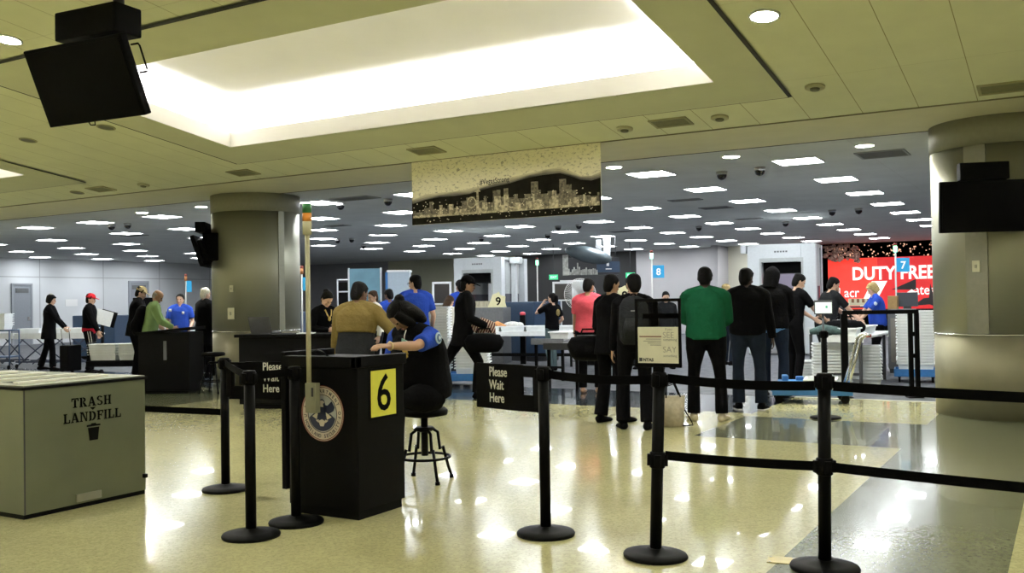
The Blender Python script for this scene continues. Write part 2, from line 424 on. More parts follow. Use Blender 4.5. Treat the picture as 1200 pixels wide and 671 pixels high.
for j in range(9):
    for i in range(-1, 11):
        if i > 8 and j > 0: continue
        if i == -1 and j > 6: continue
        u, v = -3.43 - i*2.317, 14.21 + j*2.615
        troffer(u, v, 'square ceiling panel in %s row from bulkhead, %s' % (ORD[j], 'behind right steel column' if i == -1 else ORD[i] + ' from right in its row'))
k = 0
for u, v in ((-25.65, 17.1), (-28.6, 19.76), (-25.65, 19.66), (-31.5, 19.86), (-31.5, 22.4), (-28.5, 22.2), (-34.5, 22.5), (-34.3, 25.1), (-31.25, 24.9), (-34.2, 27.6), (-28.5, 24.9), (-31.2, 27.5), (-31.4, 17.2), (-28.6, 17.1)):
    troffer(u, v, 'square ceiling panel near the white left wall, %s of that cluster' % ORD[k]); k += 1
DOWNM = glow('downlight_lens', (1.0, .985, .84), DOWN)
def make_down():
    t = empty('recessed_downlight', (0, 0, 0), 0, 'x', 'downlight', 'round recessed downlights')
    MB()._lathe2([(.135, 0), (.135, -.012), (.112, -.014), (.11, 0)], (0, 0, 0), 28, 0).build('trim_ring', FRAME, t)
    MB().cyl((0, 0, -.001), (0, 0, -.010), .11, n=28).build('lens', DOWNM, t)
    return t
dl = make_down(); tilt = math.atan(-SL)
first = True
for u, v, z, lab in ((-5.9, 13.11, ZC, 'small round downlight just right of the hanging skyline banner'), (-4.11, 13.15, ZC, 'small round downlight near the black domes, middle of three beside the bulkhead'), (-2.33, 13.27, ZC, 'small round downlight nearest the right steel column, by the grey grille'),
                     (-16.9, 13.34, ZC, 'small round downlight left of the left column, above a square panel'), (-15.02, 13.27, ZC, 'small round downlight touching the left edge of the left column'),
                     (-2.2, 8.04, hz(8.04), 'bright round downlight in the hall ceiling right of the lit coffer'), (-7.4, 5.62, hz(5.62), 'bright round downlight above the hanging screen at upper left'), (-9.17, 5.66, hz(5.66), 'bright round downlight at the left edge beside the hanging screen'),
                     *[(u_, v_, hz(v_), 'added fill lamp, unseen, built as a round recessed downlight in the hall ceiling outside the view') for u_ in (-34, -30, -24.2, -18.2, -12.4, -6.6, -.8, 5.1, 10) for v_ in (3.9, -2.6, -6) if not (u_ == -6.6 and v_ > 0)],  # downlights added out of view to brighten the hall floor and ceiling
                     *[(u_, 8.04, hz(8.04), 'added fill lamp, unseen, built as a round recessed downlight in the hall ceiling outside the view') for u_ in (-24.2, 10)]):
    o = dl if first else dup(dl); first = False
    o.location = (u, v, z); o['label'] = lab
    o.rotation_euler = (tilt if v < V0 else 0, 0, 0)
# dark unlit downlights, vents, smoke detectors
OFF = mat('unlit_lens', (.10, .10, .06), .6, noise=.1)
first = True
for u, v, lab in ((-12.67, 8.1, 'unlit dark round downlight left below the hanging screen'), (-10.96, 8.1, 'unlit dark round downlight right below the hanging screen'), (-15.16, 10.6, 'unlit dark round downlight by the bulkhead at far left')):
    if first:
        od = empty('recessed_downlight', (u, v, hz(v)), 0, lab, 'downlight', 'unlit round downlights'); first = False
        MB()._lathe2([(.12, 0), (.12, -.01), (.10, -.012), (.1, 0)], (0, 0, 0), 24, 0).build('trim_ring', mat('olive_trim', (.32, .31, .17), .7, noise=.03), od)
        MB().cyl((0, 0, 0), (0, 0, -.008), .1, n=24).build('lens', OFF, od); od.rotation_euler = (tilt, 0, 0)
    else: dup(od, (u, v, hz(v)), None, lab).rotation_euler = (tilt, 0, 0)
GRILLE = mat('vent_slats', (.20, .20, .11), .7, noise=.1)
def vent(u, v, z, w_, d_, lab, mfr, msl, tl, gname):
    t = empty('ceiling_vent', (u, v, z), 0, lab, 'vent', gname); t.rotation_euler = (tl, 0, 0)
    f = MB()
    for q in ((-w_-.03, w_+.03, -d_-.03, -d_), (-w_-.03, w_+.03, d_, d_+.03), (-w_-.03, -w_, -d_, d_), (w_, w_+.03, -d_, d_)): f.bx(*q, -.016, 0)
    f.build('frame', mfr, t)
    s = MB(); n = 9
    for k in range(n): s.bx(-w_, w_, -d_+2*d_*k/n, -d_+2*d_*(k+.62)/n, -.012, -.003)
    s.bx(-w_, w_, -d_, d_, -.003, -.001); s.build('slats', msl, t)
for u, v, lab in ((-3.99, 10.5, 'square air vent in the olive ceiling right of the banner'), (-.54, 10.61, 'square air vent in the olive ceiling above the right steel column'), (-7.49, 10.5, 'square air vent in the olive ceiling above the banner left end'), (-11.0, 10.55, 'square air vent in the olive ceiling above the left steel column'), (-14.43, 10.55, 'square air vent in the olive ceiling near the left edge')):
    vent(u, v, hz(v), .2, .12, lab, mat('olive_trim', (.32, .31, .17), .7), GRILLE, tilt, 'air vents along the bulkhead')
for u, v, lab, w_, d_ in ((-2.26, 14.22, 'large grey return grille beside the right column', .3, .3), (-6.72, 18.41, 'dark air grille behind the second row of light panels', .3, .12), (-6.75, 20.43, 'grey grille further back above the green shirt', .3, .2), (-11.4, 25.78, 'dark grille far back above the right of the banner', .3, .14), (-11.67, 14.01, 'large grey grille left of the banner', .42, .2), (-16.1, 18.64, 'thin dark grille right of the signal pole', .3, .12), (-17.12, 21.83, 'thin dark grille further back left of the banner', .3, .1), (-7.03, 23.89, 'thin dark grille far back near two domes', .3, .12), (-22.5, 17.5, 'dark grille above the left queue', .35, .15)):
    vent(u, v, ZC, w_, d_, lab, mat('grey_trim', (.25, .26, .26), .7), mat('grey_slats', (.11, .115, .115), .7), 0, 'air grilles in the checkpoint ceiling')
SMK = mat('detector_plastic', (.42, .41, .25), .6, noise=.03)
first = True
for u, v, lab in ((-4.59, 10.53, 'round smoke detector left of the vent above the banner end'), (-3.41, 10.52, 'round smoke detector right of the vent near the coffer corner'), (-2.21, 9.91, 'small round detector right of the dark ceiling slot'), (-13.36, 10.58, 'round smoke detector in the olive ceiling left of the column')):
    if first:
        sm = empty('smoke_detector', (u, v, hz(v)), 0, lab, 'smoke detector', 'smoke detectors in the hall ceiling'); first = False
        MB()._lathe2([(.1, 0), (.1, -.02), (.085, -.028)], (0, 0, 0), 24, 0).build('base', SMK, sm)
        MB()._lathe2([(.05, -.026), (.045, -.045), (.02, -.052)], (0, 0, 0), 20, 0).build('sensor', mat('sensor_dark', (.12, .12, .07), .6), sm); sm.rotation_euler = (tilt, 0, 0)
    else: dup(sm, (u, v, hz(v)), None, lab).rotation_euler = (tilt, 0, 0)
# dome cameras
DOMEB = mat('dome_glass', (.004, .004, .005), .15, spec=.5)
first = True
DL = ((-19.94, 14.86, 'left of a pair above the left queue'), (-19.36, 14.87, 'right of a pair above the left queue'), (-12.49, 14.55, 'right of the top of the signal pole'), (-11.28, 14.52, 'left of the skyline banner by the grey grille'), (-19.52, 22.58, 'left of a pair behind the signal pole'), (-18.96, 22.58, 'right of a pair behind the signal pole'), (-20.91, 25.52, 'far back between the left light panels'), (-11.86, 22.64, 'under the banner, left of a pair'), (-11.17, 22.5, 'under the banner, right of a pair'), (-13.55, 25.19, 'further back under the banner'), (-15.84, 25.07, 'far back left under the banner'), (-4.74, 14.67, 'near the front row of light panels, left of a pair'), (-4.1, 14.55, 'near the front row of light panels, right of a pair'), (-4.77, 22.86, 'halfway back at right, left of a pair'), (-4.17, 22.83, 'halfway back at right, right of a pair'), (-6.53, 25.52, 'far back above the black hoodie'), (-8.92, 25.48, 'far back above the green shirt'))
for u, v, lab in DL:
    lab = 'black dome camera, ' + lab
    if first:
        dc = empty('dome_camera', (u, v, ZC), 0, lab, 'security camera', 'dome cameras on the checkpoint ceiling'); first = False
        MB()._lathe2([(.09, 0), (.085, -.05)], (0, 0, 0), 20, 0).build('housing', mat('camera_housing', (.4, .4, .4), .5), dc)
        MB().sph((0, 0, -.05), (.078, .078, .085), 18).build('dome', DOMEB, dc)
    else: dup(dc, (u, v, ZC), 0, lab)

# ================================================================ SCREENS
def screen(loc, rz, tl, label, W=1.1, H=.64, handle=True, armz=.55, box_off=(.0, .30, .48)):
    t = empty('hanging_screen', loc, rz, label, 'screen')
    m = MB(); m.M = Matrix.Rotation(tl, 4, 'X')
    m.box((0, .035, 0), (W, .07, H), .012); m.box((0, .10, -.02), (W*.72, .09, H*.72), .03)
    m.build('screen_body', BPLAST, t)
    m = MB(); m.M = Matrix.Rotation(tl, 4, 'X')
    m.box((0, -.002, .008), (W-.05, .008, H-.07)); m.build('screen_panel', SCREEN, t)
    if handle:
        m = MB(); m.M = Matrix.Rotation(tl, 4, 'X')
        x = W/2
        m.tube([(x-.02, .10, .22), (x+.055, .10, .22), (x+.065, .10, .20), (x+.065, .10, .02), (x+.055, .10, 0), (x-.02, .10, 0)], .008); m.build('side_handle', BPLAST, t)
        m = MB(); m.M = Matrix.Rotation(tl, 4, 'X')
        m.tube([(-.12, .03, -H/2), (-.11, .03, -H/2-.025), (-.06, .03, -H/2-.03), (-.05, .03, -H/2)], .005); m.build('cable_loop', BPLAST, t)
    return t
s1 = screen((-6.842, 4.848, 3.24), R(4.79), R(23.2), 'large black flat screen hanging from the olive ceiling at upper left, tilted down')
m = MB()                                             # its ceiling mount: box above, yoke and pole
m.box((-.08, .22, .53), (.70, .28, .24), .02); m.build('mount_box', BPLAST, s1)
m = MB(); m.cyl((.14, .24, .62), (.14, .24, hz(5.1)-3.24), .045, n=16); m.box((.14, .24, hz(5.1)-3.26), (.22, .22, .03), .005); m.build('ceiling_pole', mat('pole_dark', (.02, .02, .022), .5), s1)
m = MB(); m.box((0, .20, .30), (.30, .06, .40), .01); m.box((0, .14, .06), (.34, .06, .2), .01); m.build('yoke', BPLAST, s1)
# on the right column, facing the hall
s2 = screen((-.76, 11.50, 2.37), R(19), R(4), 'wide black flat screen mounted on the right steel column', W=.98, H=.56, handle=False)
m = MB(); m.box((-.03, .05, .385), (.50, .14, .19), .015); m.build('mount_box', BPLAST, s2)
m = MB(); m.box((0, .2, .0), (.2, .34, .24), .01); m.box((-.03, .2, .38), (.16, .3, .1), .01); m.build('wall_bracket', BPLAST, s2)
# on the left column, seen from the side
s3 = screen((-13.47, 11.86, 2.38), R(-52), R(18), 'black flat screen on a bracket at the left edge of the left column, angled away', W=.95, H=.56, handle=False)
m = MB(); m.box((0, .06, .44), (.62, .18, .18), .015); m.build('mount_box', BPLAST, s3)
m = MB(); m.box((0, .27, .1), (.25, .42, .5), .03); m.tube([(.1, .08, .33), (.1, .34, .18)], .02); m.build('wall_bracket', BPLAST, s3)
# light switch plates on the columns
PLATE = mat('plate_ivory', (.62, .60, .44), .5, noise=.03)
def plate(loc, rz, w_, h_, lab):
    t = empty('wall_plate', loc, rz, lab, 'wall plate')
    MB().box((0, 0, 0), (w_, .014, h_), .004).build('plate', PLATE, t)
    MB().box((0, -.009, 0), (w_*.3, .008, h_*.3), .002).build('switch', mat('plate_grey', (.35, .34, .25), .5), t)
def on_col(c, ang, r=.80):   # ang measured from -Y towards +X
    return (c[0]+math.sin(ang)*r, c[1]-math.cos(ang)*r)
p = on_col((-.667, 12.64), R(-18), .815); plate((p[0], p[1], 1.73), R(-18), .085, .13, 'ivory plate on the channel of the right steel column')
p = on_col((-12.99, 12.75), R(13)); plate((p[0], p[1], 1.72), R(13), .07, .12, 'small ivory plate high on the left steel column')
p = on_col((-12.99, 12.75), R(12)); plate((p[0], p[1], 1.28), R(12), .13, .2, 'ivory call box low on the left steel column')

# ================================================================ SKYLINE BANNER
bn = empty('hanging_banner', (-6.59, V0-.02, 0), 0, 'wide cream banner with a night city skyline hanging from the bulkhead edge', 'banner')
def banner_mat():
    m = mat('banner_paper', (.84, .80, .60), .8)
    nt = m.node_tree; N = nt.nodes.new; L = nt.links.new; b = nt.nodes['Principled BSDF']
    tc = N('ShaderNodeTexCoord'); mp = N('ShaderNodeMapping'); mp.inputs['Scale'].default_value = (16, 1, 26); mp.inputs['Rotation'].default_value = (0, R(35), 0); L(tc.outputs['Object'], mp.inputs[0])
    n = N('ShaderNodeTexNoise'); n.inputs['Scale'].default_value = 1.2; n.inputs['Detail'].default_value = 5; n.inputs['Roughness'].default_value = .7; L(mp.outputs[0], n.inputs['Vector'])
    r = N('ShaderNodeValToRGB'); e = r.color_ramp.elements; e[0].position = .33; e[0].color = (.30, .28, .22, 1); e[1].position = .47; e[1].color = (.86, .82, .62, 1)
    L(n.outputs['Fac'], r.inputs[0]); L(r.outputs[0], b.inputs['Base Color'])
    return m
BZ0, BZ1, BW2 = 2.52, ZC, 1.48
MB().bx(-BW2, BW2, -.006, .006, BZ0, BZ1).build('sheet', banner_mat(), bn)
prof = [(-1.48, .30), (-1.25, .35), (-1.0, .37), (-.75, .37), (-.5, .38), (-.3, .42), (-.1, .45), (.15, .48), (.45, .53), (.7, .55), (.9, .55), (1.05, .50), (1.2, .44), (1.35, .42), (1.48, .45)]
def silh(name, pts, y, m):
    mb = MB(); mb.M = T((0, y, 0)) @ UP
    mb.prism([(-1.48, BZ0+.004)] + [(1.48, BZ0+.004)] + [(x, BZ0+z) for x, z in pts[::-1]], -.001, .001, M=None)
    return mb.build(name, m, bn)
for q in range(5):
    f_ = (q+.5)/5
    silh('night_haze', [(x, z+.075*(1-f_)+.010*math.sin(x*9+q)) for x, z in prof], -.0075-.0008*q, mat('haze_print_%d' % q, tuple(c*(1-f_)**1.6+.012 for c in (.72, .66, .46)), .8, noise=.15, nscale=8))
silh('night_sky', prof, -.0115, mat('night_sky', (.010, .009, .006), .8, spec=.05, noise=.4, nscale=6))
rng = random.Random(4)
bl = MB(); bl.M = T((0, -.0145, 0)) @ UP
import bisect
def skyh(x):
    k = min(len(prof)-2, max(0, bisect.bisect([p[0] for p in prof], x)-1)); (a, b_), (c_, d_) = prof[k], prof[k+1]; return b_+(d_-b_)*(x-a)/(c_-a)
bd = MB(); bd.M = T((0, -.0135, 0)) @ UP
for tgt, lo in ((bl, .34), (bd, .52)):               # each a single stepped outline
    x = -1.46; out = []
    while x < 1.44:
        x1 = min(1.46, x+rng.uniform(.025, .11)); h = max(.13, skyh((x+x1)/2)*(lo+rng.choice((0, .03, .08, .14, .26, .36)) - (.12 if tgt is bl and rng.random() < .35 else 0)))
        out += [(x, BZ0+h), (x1, BZ0+h)]; x = x1
    tgt.prism([(-1.46, BZ0+.10)] + [(1.46, BZ0+.10)] + out[::-1], -.001, .001)
bd.build('dim_skyline', mat('skyline_dim', (.13, .115, .075), .8, noise=.7, nscale=30), bn)
bl.prism([(-.395, BZ0+.1), (-.345, BZ0+.1), (-.355, BZ0+.40), (-.385, BZ0+.40)], -.001, .001)          # tower
bl.prism([(-.42, BZ0+.40), (-.32, BZ0+.40), (-.345, BZ0+.44), (-.365, BZ0+.50), (-.375, BZ0+.44)], -.001, .001)
bl.tube([(-.47+.07*math.cos(2*math.pi*k/24), BZ0+.26+.07*math.sin(2*math.pi*k/24), 0) for k in range(25)], .008, 6)
bl.build('skyline', mat('skyline_lit', (.36, .32, .21), .8, noise=.75, nscale=22), bn)
wl = MB(); wl.M = T((0, -.0165, 0)) @ UP
for k in range(260):
    x = rng.uniform(-1.45, 1.45); z = rng.uniform(.03, .2) if rng.random() < .6 else rng.uniform(.1, .33)
    s_ = rng.uniform(.006, .018); wl.prism([(x, BZ0+z), (x+s_, BZ0+z), (x+s_, BZ0+z+s_*.8), (x, BZ0+z+s_*.8)], -.0008, .0008)
wl.build('city_lights', mat('city_light_print', (.62, .55, .38), .8, noise=.3), bn, kind='stuff')
lettering([('#VegasStrong', .10, .0015, T((-.10, -.010, BZ0+.50)) @ Matrix.Rotation(R(-1.5), 4, 'Y') @ UP, dict(align='CENTER', xscale=.78, spacing=1.08))] +
          [(c, .05, .001, T((x, -.010, z)) @ Matrix.Rotation(R(-30), 4, 'Y') @ UP, {}) for c, x, z in (('///', -.70, BZ0+.70), ('///', .02, BZ0+.74))], mat('banner_ink', (.03, .028, .02), .7), bn)

# ================================================================ BARRIER POSTS AND BELTS
def make_post(h=1.02):
    t = empty('barrier_post', (0, 0, 0), 0, 'x', 'barrier post')
    MB()._lathe2([(.175, 0), (.178, .012), (.172, .022), (.12, .034), (.05, .045), (.04, .052)], (0, 0, 0), 40, 0).build('base', BLK, t)
    MB().cyl((0, 0, .045), (0, 0, h-.07), .033, n=24).build('pole', BLK, t)
    m = MB(); m._lathe2([(.038, h-.085), (.042, h-.08), (.042, h-.012), (.036, h), (.02, h+.002)], (0, 0, 0), 24, 0)
    for a in range(4): m.box((.04*math.cos(a*math.pi/2), .04*math.sin(a*math.pi/2), h-.045), (.022, .03, .062), .004, a*math.pi/2)
    m.build('belt_head', BPLAST, t)
    return t
def low_head(t):
    m = MB(); m._lathe2([(.036, .49), (.043, .495), (.043, .575), (.036, .58)], (0, 0, 0), 24, 0)
    for a in range(4): m.box((.042*math.cos(a*math.pi/2+.3), .042*math.sin(a*math.pi/2+.3), .535), (.03, .034, .064), .004, a*math.pi/2+.3)
    m.build('lower_belt_head', BPLAST, t)
P0 = make_post(); pfirst = True
def post(u, v, rz, lab, low=False):
    global pfirst
    if pfirst: o = P0; pfirst = False; o.location = (u, v, 0); o.rotation_euler = (0, 0, rz); o['label'] = lab
    else: o = dup(P0, (u, v, 0), rz, lab)
    if low: low_head(o)
    return o
pS1, pS2, pS3 = (-5.66, 5.21), (-4.39, 4.24), (-4.385, 4.63)
pA, pB, pC, pD = (-2.79, 5.10), (-2.01, 4.93), (-1.14, 5.11), (-2.50, 11.4)
LEAN = Vector((-math.sin(R(YAW)), math.cos(R(YAW)), 0))     # two posts stand slightly out of plumb
def lean(o, deg):
    o.rotation_mode = 'QUATERNION'
    o.rotation_quaternion = Quaternion(LEAN, R(deg)) @ Quaternion((0, 0, 1), o.rotation_euler.z)
    return o
post(*pS1, .3, 'black belt barrier post behind the left wait sign, farthest left')
post(*pS2, .1, 'black belt barrier post in front of the left wait sign')
post(*pS3, .2, 'black belt barrier post standing against the left face of the black lectern')
post(*pA, .2, 'black belt barrier post carrying the right wait sign')
lean(post(*pC, .3, 'black belt barrier post with two belts at lower right, base cut by the frame edge', True), 1.0)
post(*pD, .0, 'black belt barrier post further back beside the blue tray cart')
lean(post(*pB, .1, 'black belt barrier post carrying the framed notice board', True), 2.2)
def belt(p, q, z, lab, sag=.015, wd=.05, z2=None):
    a = Vector((*p, z)); b = Vector((*q, z if z2 is None else z2)); d = (b-a); d.z = 0; d.normalize(); a += d*.045; b -= d*.045
    n = 14; m = MB(); s = Vector((-d.y, d.x, 0))*.0012
    pts = [a.lerp(b, k/n) - Vector((0, 0, sag*4*(k/n)*(1-k/n))) for k in range(n+1)]
    h = Vector((0, 0, wd/2))
    rings = [[m.bm.verts.new(c) for c in (p_-s-h, p_+s-h, p_+s+h, p_-s+h)] for p_ in pts]
    for r0, r1 in zip(rings, rings[1:]):
        for k in range(4): m.bm.faces.new((r0[k], r0[(k+1) % 4], r1[(k+1) % 4], r1[k]))
    m.bm.faces.new(rings[0][::-1]); m.bm.faces.new(rings[-1])
    o = m.build('barrier_belt', BELT); tag(o, lab, 'barrier belt'); return o
pBt, pBl, pCt = (pB[0]+.035, pB[1]+.02), (pB[0]+.018, pB[1]+.01), (pC[0]+.015, pC[1]+.008)
belt(pA, pBt, .975, 'black belt from the right wait sign post to the notice board post')
belt(pBt, pCt, .985, 'upper black belt from the notice board post to the lower right post', z2=.955)
belt(pBl, pC, .56, 'lower black belt from the notice board post to the lower right post', .006, z2=.535)
pE = (.69, 4.87)
post(*pE, .0, 'black belt barrier post beyond the right edge', True)
belt(pCt, pE, .955, 'upper black belt running off the right edge', .012, z2=.95)
belt(pC, pE, .535, 'lower black belt running off the right edge', .01)
belt(pS2, pS3, .985, 'short black belt crossing in front of the left wait sign', .0)
belt(pS1, pS2, .985, 'black belt joining the two left posts', .01)
pT = (-9.6, 5.02)
belt((-5.66, 5.21), pT, .60, 'low black belt from the left posts to behind the trash bin', .01)
post(pT[0]-.04, pT[1]+.03, 0, 'black belt barrier post beyond the left edge past the trash bin', True)
post(-.15, 11.25, 0, 'black belt barrier post at the right edge before the right column')

# "Please Wait Here" arms
def wait_sign(loc, rz, lab, side):
    t = empty('wait_sign', loc, rz, lab, 'sign', 'wait signs on barrier posts')
    L = .60
    m = MB(); z0, z1 = .70, .99; x0 = .175
    # plate with a slot near the post: built from four blocks
    def X(a, b): return (min(side*a, side*b), max(side*a, side*b))
    m.bx(*X(x0, L), -.008, .008, z0, z1, .004)
    m.bx(*X(.04, x0+.005), -.008, .008, z0+.215, z1-.003, .004); m.bx(*X(.04, x0+.005), -.008, .008, z0+.002, z0+.105, .004)
    m.bx(*X(.04, .085), -.008, .008, z0+.1, z0+.22, .003)
    m.build('plate', BPLAST, t)
    m = MB(); m.bx(*X(.025, .06), -.02, .02, z0+.02, z1-.02, .004); m.build('clamp', BLK, t)
    return t

ws1 = wait_sign((*pA, -.0), R(165-180), 'black wait sign plate on the arm of the right barrier post, text upper left', -1)
for ch in ws1.children: ch.location.z = .035
ws2 = wait_sign((*pS1, 0), R(18), 'black wait sign plate on the left barrier posts, its text cut by a belt', 1)
def wait_text(t, x, z, s_):
    lettering([(tx, s_, .001, T((x, -.0095, z-k*s_*.98)) @ UP, dict(xscale=.78)) for k, tx in enumerate(('Please', 'Wait', 'Here'))], TEXTW, t)
wait_text(ws1, -.475, .945, .085)
wait_text(ws2, .325, .925, .085)

# framed notice board on its post
nb = empty('notice_board', (pB[0]+.035, pB[1]+.01, 0), R(2), 'clear framed notice board on a barrier post, cream poster in its lower half', 'sign')
W2 = .132
m = MB()
for q in ((-W2, -W2+.014, 1.045, 1.425), (W2-.014, W2, 1.045, 1.425), (-W2, W2, 1.408, 1.425), (-W2, W2, 1.045, 1.068)): m.bx(q[0], q[1], -.009, .009, q[2], q[3], .003)
m.bx(-.03, .03, -.012, .012, 1.0, 1.05, .003); m.build('frame', BPLAST, nb)
GL = bpy.data.materials.new('clear_acrylic'); GL.use_nodes = True
_b = GL.node_tree.nodes['Principled BSDF']; _b.inputs['Transmission Weight'].default_value = 1; _b.inputs['Roughness'].default_value = .02; _b.inputs['IOR'].default_value = 1.1
MB().bx(-W2+.012, W2-.012, .001, .004, 1.06, 1.412).build('acrylic_pane', GL, nb)
MB().bx(-W2+.014, W2-.014, -.004, -.002, 1.068, 1.268).build('poster', mat('poster_cream', (.66, .64, .50), .7, noise=.03), nb)
m = MB(); m.bx(-.03, .0, .004, .007, 1.268, 1.408); m.bx(-.09, .118, .004, .007, 1.315, 1.342); m.build('printed_bars', BPLAST, nb)
INK = mat('poster_ink', (.05, .05, .05), .7); INKG = mat('poster_ink_grey', (.28, .28, .24), .7, noise=.1)
P_ = lambda x, z: T((x, -.0052, z)) @ UP
k_ = dict(ext=.0004)
lettering([('If you', .018, .0, P_(.042, 1.250), k_), ('SEE', .047, -.0006, P_(.027, 1.208), dict(ext=.0004, xscale=.98)), ('something', .0205, .0, P_(.030, 1.192), dict(ext=.0004, xscale=.92)), ('SAY', .047, -.0006, P_(.027, 1.128), dict(ext=.0004, xscale=.98)), ('something', .0205, .0, P_(.030, 1.103), dict(ext=.0004, xscale=.92))], INKG, nb, 'slogan')
lettering([('NTAS', .024, .001, P_(-.088, 1.078), k_)], INK, nb)
m = MB(); m.bx(-.111, -.093, -.0055, -.0042, 1.077, 1.097); m.build('emblem', INK, nb)
m = MB(); m.bx(-.108, .02, -.0055, -.0042, 1.212, 1.218); m.build('headline', mat('dark_red_print', (.16, .04, .03), .7, noise=.3, nscale=200), nb)
m = MB()
for q in ((-.07, 1.199), (-.085, 1.188), (-.06, 1.177), (-.045, 1.166)): m.bx(q[0], .018, -.0055, -.0042, q[1], q[1]+.004)
m.build('small_print', INKG, nb)

# ================================================================ TRASH BIN
GREYM = mat('trash_bin_steel', (.165, .18, .115), .42, metal=.45, noise=.07, nscale=2.5)
tb = empty('trash_bin', (-6.12, 4.35, 0), 0, 'big grey steel trash bin box with stencilled trash lettering', 'trash bin')
m = MB(); m.bx(-1.75, 0, -.49, .49, .03, .875, .006); m.build('body', GREYM, tb)
MB().bx(-1.74, -.006, -.485, .485, 0, .03).build('plinth', BLK, tb)
m = MB(); m.bx(-1.77, .015, -.505, .505, .872, .892, .003); m.build('top_edge', BLK, tb)
m = MB(); m.bx(-1.755, .0, -.49, .49, .892, .902, .003); m.build('lid', mat('trash_bin_lid', (.20, .21, .15), .4, metal=.6, noise=.06), tb)
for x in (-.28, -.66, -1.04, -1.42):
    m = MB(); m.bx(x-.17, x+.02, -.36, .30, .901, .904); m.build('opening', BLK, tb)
    m = MB(); m.bx(x+.02, x+.075, -.40, .32, .901, .916, .003); m.build('flap_reflection_strip', mat('flap_reflection_white', (.85, .85, .76), .35, noise=.03), tb)  # lamp reflections on the lid, painted as pale raised strips
m = MB(); m.bx(.0, .012, -.10, .10, .045, .10, .003); m.build('latch_plate', STEEL, tb)
MB().box((.01, .475, .14), (.03, .03, .03), .006).build('hinge_pin', BLK, tb)
MB().bx(.0, .003, -.488, -.478, .03, .872).build('corner_seam', DGREY, tb)
ST = mat('stencil_paint', (.003, .003, .0025), .8, spec=.05)
F_ = lambda y, z: T((.0015, y, z)) @ RZ(R(90)) @ UP
def arcpts(cx, cy, rx, ry, a0, a1, n=10): return [(cx+rx*math.cos(R(a0+(a1-a0)*k/n)), cy+ry*math.sin(R(a0+(a1-a0)*k/n))) for k in range(n+1)]
def bar(x0, y0, x1, y1): return [(x0, y0), (x1, y0), (x1, y1), (x0, y1)]
def bow(cx, cy, rx, ry, a0, a1, t, n=10):
    o_ = arcpts(cx, cy, rx, ry, a0, a1, n); i_ = arcpts(cx, cy, rx-t, ry-t*.55, a0, a1, n)
    return [[o_[k], o_[k+1], i_[k+1], i_[k]] for k in range(n)]
SLAB = {   # slab-serif stencil capitals, 1 unit high: list of polygons and advance
 'T': ([bar(.30, 0, .52, .84), bar(.18, 0, .64, .10), bar(0, .86, .39, 1), bar(.43, .86, .82, 1), bar(0, .66, .10, .9), bar(.72, .66, .82, .9)], .94),
 'R': ([bar(.08, 0, .30, 1), bar(0, 0, .38, .10), bar(0, .90, .30, 1)] + bow(.38, .74, .34, .26, -90, 90, .20) + [[(.36, .46), (.58, .46), (.82, .10), (.56, .10)], bar(.54, 0, .90, .10)], 1.0),
 'A': ([[(.36, 1), (.54, 1), (.86, .08), (.60, .08)], [(.36, 1), (.44, .84), (.20, .08), (.08, .08)], bar(-.02, 0, .30, .09), bar(.54, 0, .98, .09), bar(.24, .28, .56, .38)], 1.04),
 'S': (bow(.36, .74, .34, .26, 20, 270, .20) + bow(.36, .26, .36, .26, -160, 90, .20), .86),
 'H': ([bar(.08, 0, .30, 1), bar(.60, 0, .82, 1), bar(0, 0, .38, .10), bar(.52, 0, .90, .10), bar(0, .90, .38, 1), bar(.52, .90, .90, 1), bar(.30, .45, .43, .56), bar(.47, .45, .60, .56)], 1.02),
 'L': ([bar(.08, 0, .30, 1), bar(0, .90, .40, 1), bar(0, 0, .74, .12), bar(.63, 0, .74, .36)], .86),
 'N': ([bar(.08, .0, .20, 1), bar(0, 0, .30, .10), bar(0, .90, .26, 1), [(.14, 1), (.36, 1), (.82, 0), (.66, 0)], bar(.72, 0, .82, 1), bar(.60, .90, .92, 1)], 1.04),
 'D': ([bar(.08, 0, .30, 1), bar(0, 0, .30, .10), bar(0, .90, .30, 1)] + bow(.36, .50, .48, .50, -88, 88, .24, 14), .98),
 'F': ([bar(.08, 0, .30, 1), bar(0, 0, .40, .10), bar(0, .88, .74, 1), bar(.63, .68, .74, 1), bar(.30, .46, .56, .56), bar(.48, .36, .56, .66)], .84),
 'I': ([bar(.08, 0, .30, 1), bar(0, 0, .38, .10), bar(0, .90, .38, 1)], .50)}
def stencil(word, size, y, z):
    wd = sum(SLAB[c][1] for c in word)*size; x = -wd/2; q = MB(); q.M = F_(y, z)
    for c in word:
        for p_ in SLAB[c][0]: q.prism([(x+a*size, b_*size) for a, b_ in p_], -.001, .001)
        x += SLAB[c][1]*size
    return q.build('lettering', ST, tb)
stencil('TRASH', .068, .035, .715); stencil('LANDFILL', .068, .045, .610)
m = MB(); m.M = F_(.040, 0)
m.prism([(-.024, .706), (.024, .706), (0, .686)], -.001, .001)
m.build('triangle_mark', ST, tb)
m = MB(); m.M = F_(.045, 0)
m.prism([(-.046, .560), (.046, .560), (.034, .468), (-.034, .468)], -.001, .001)
m.prism([(-.055, .568), (.055, .568), (.055, .580), (.02, .582), (.018, .590), (-.018, .590), (-.02, .582), (-.055, .580)], -.001, .001)
m.build('bin_mark', ST, tb)

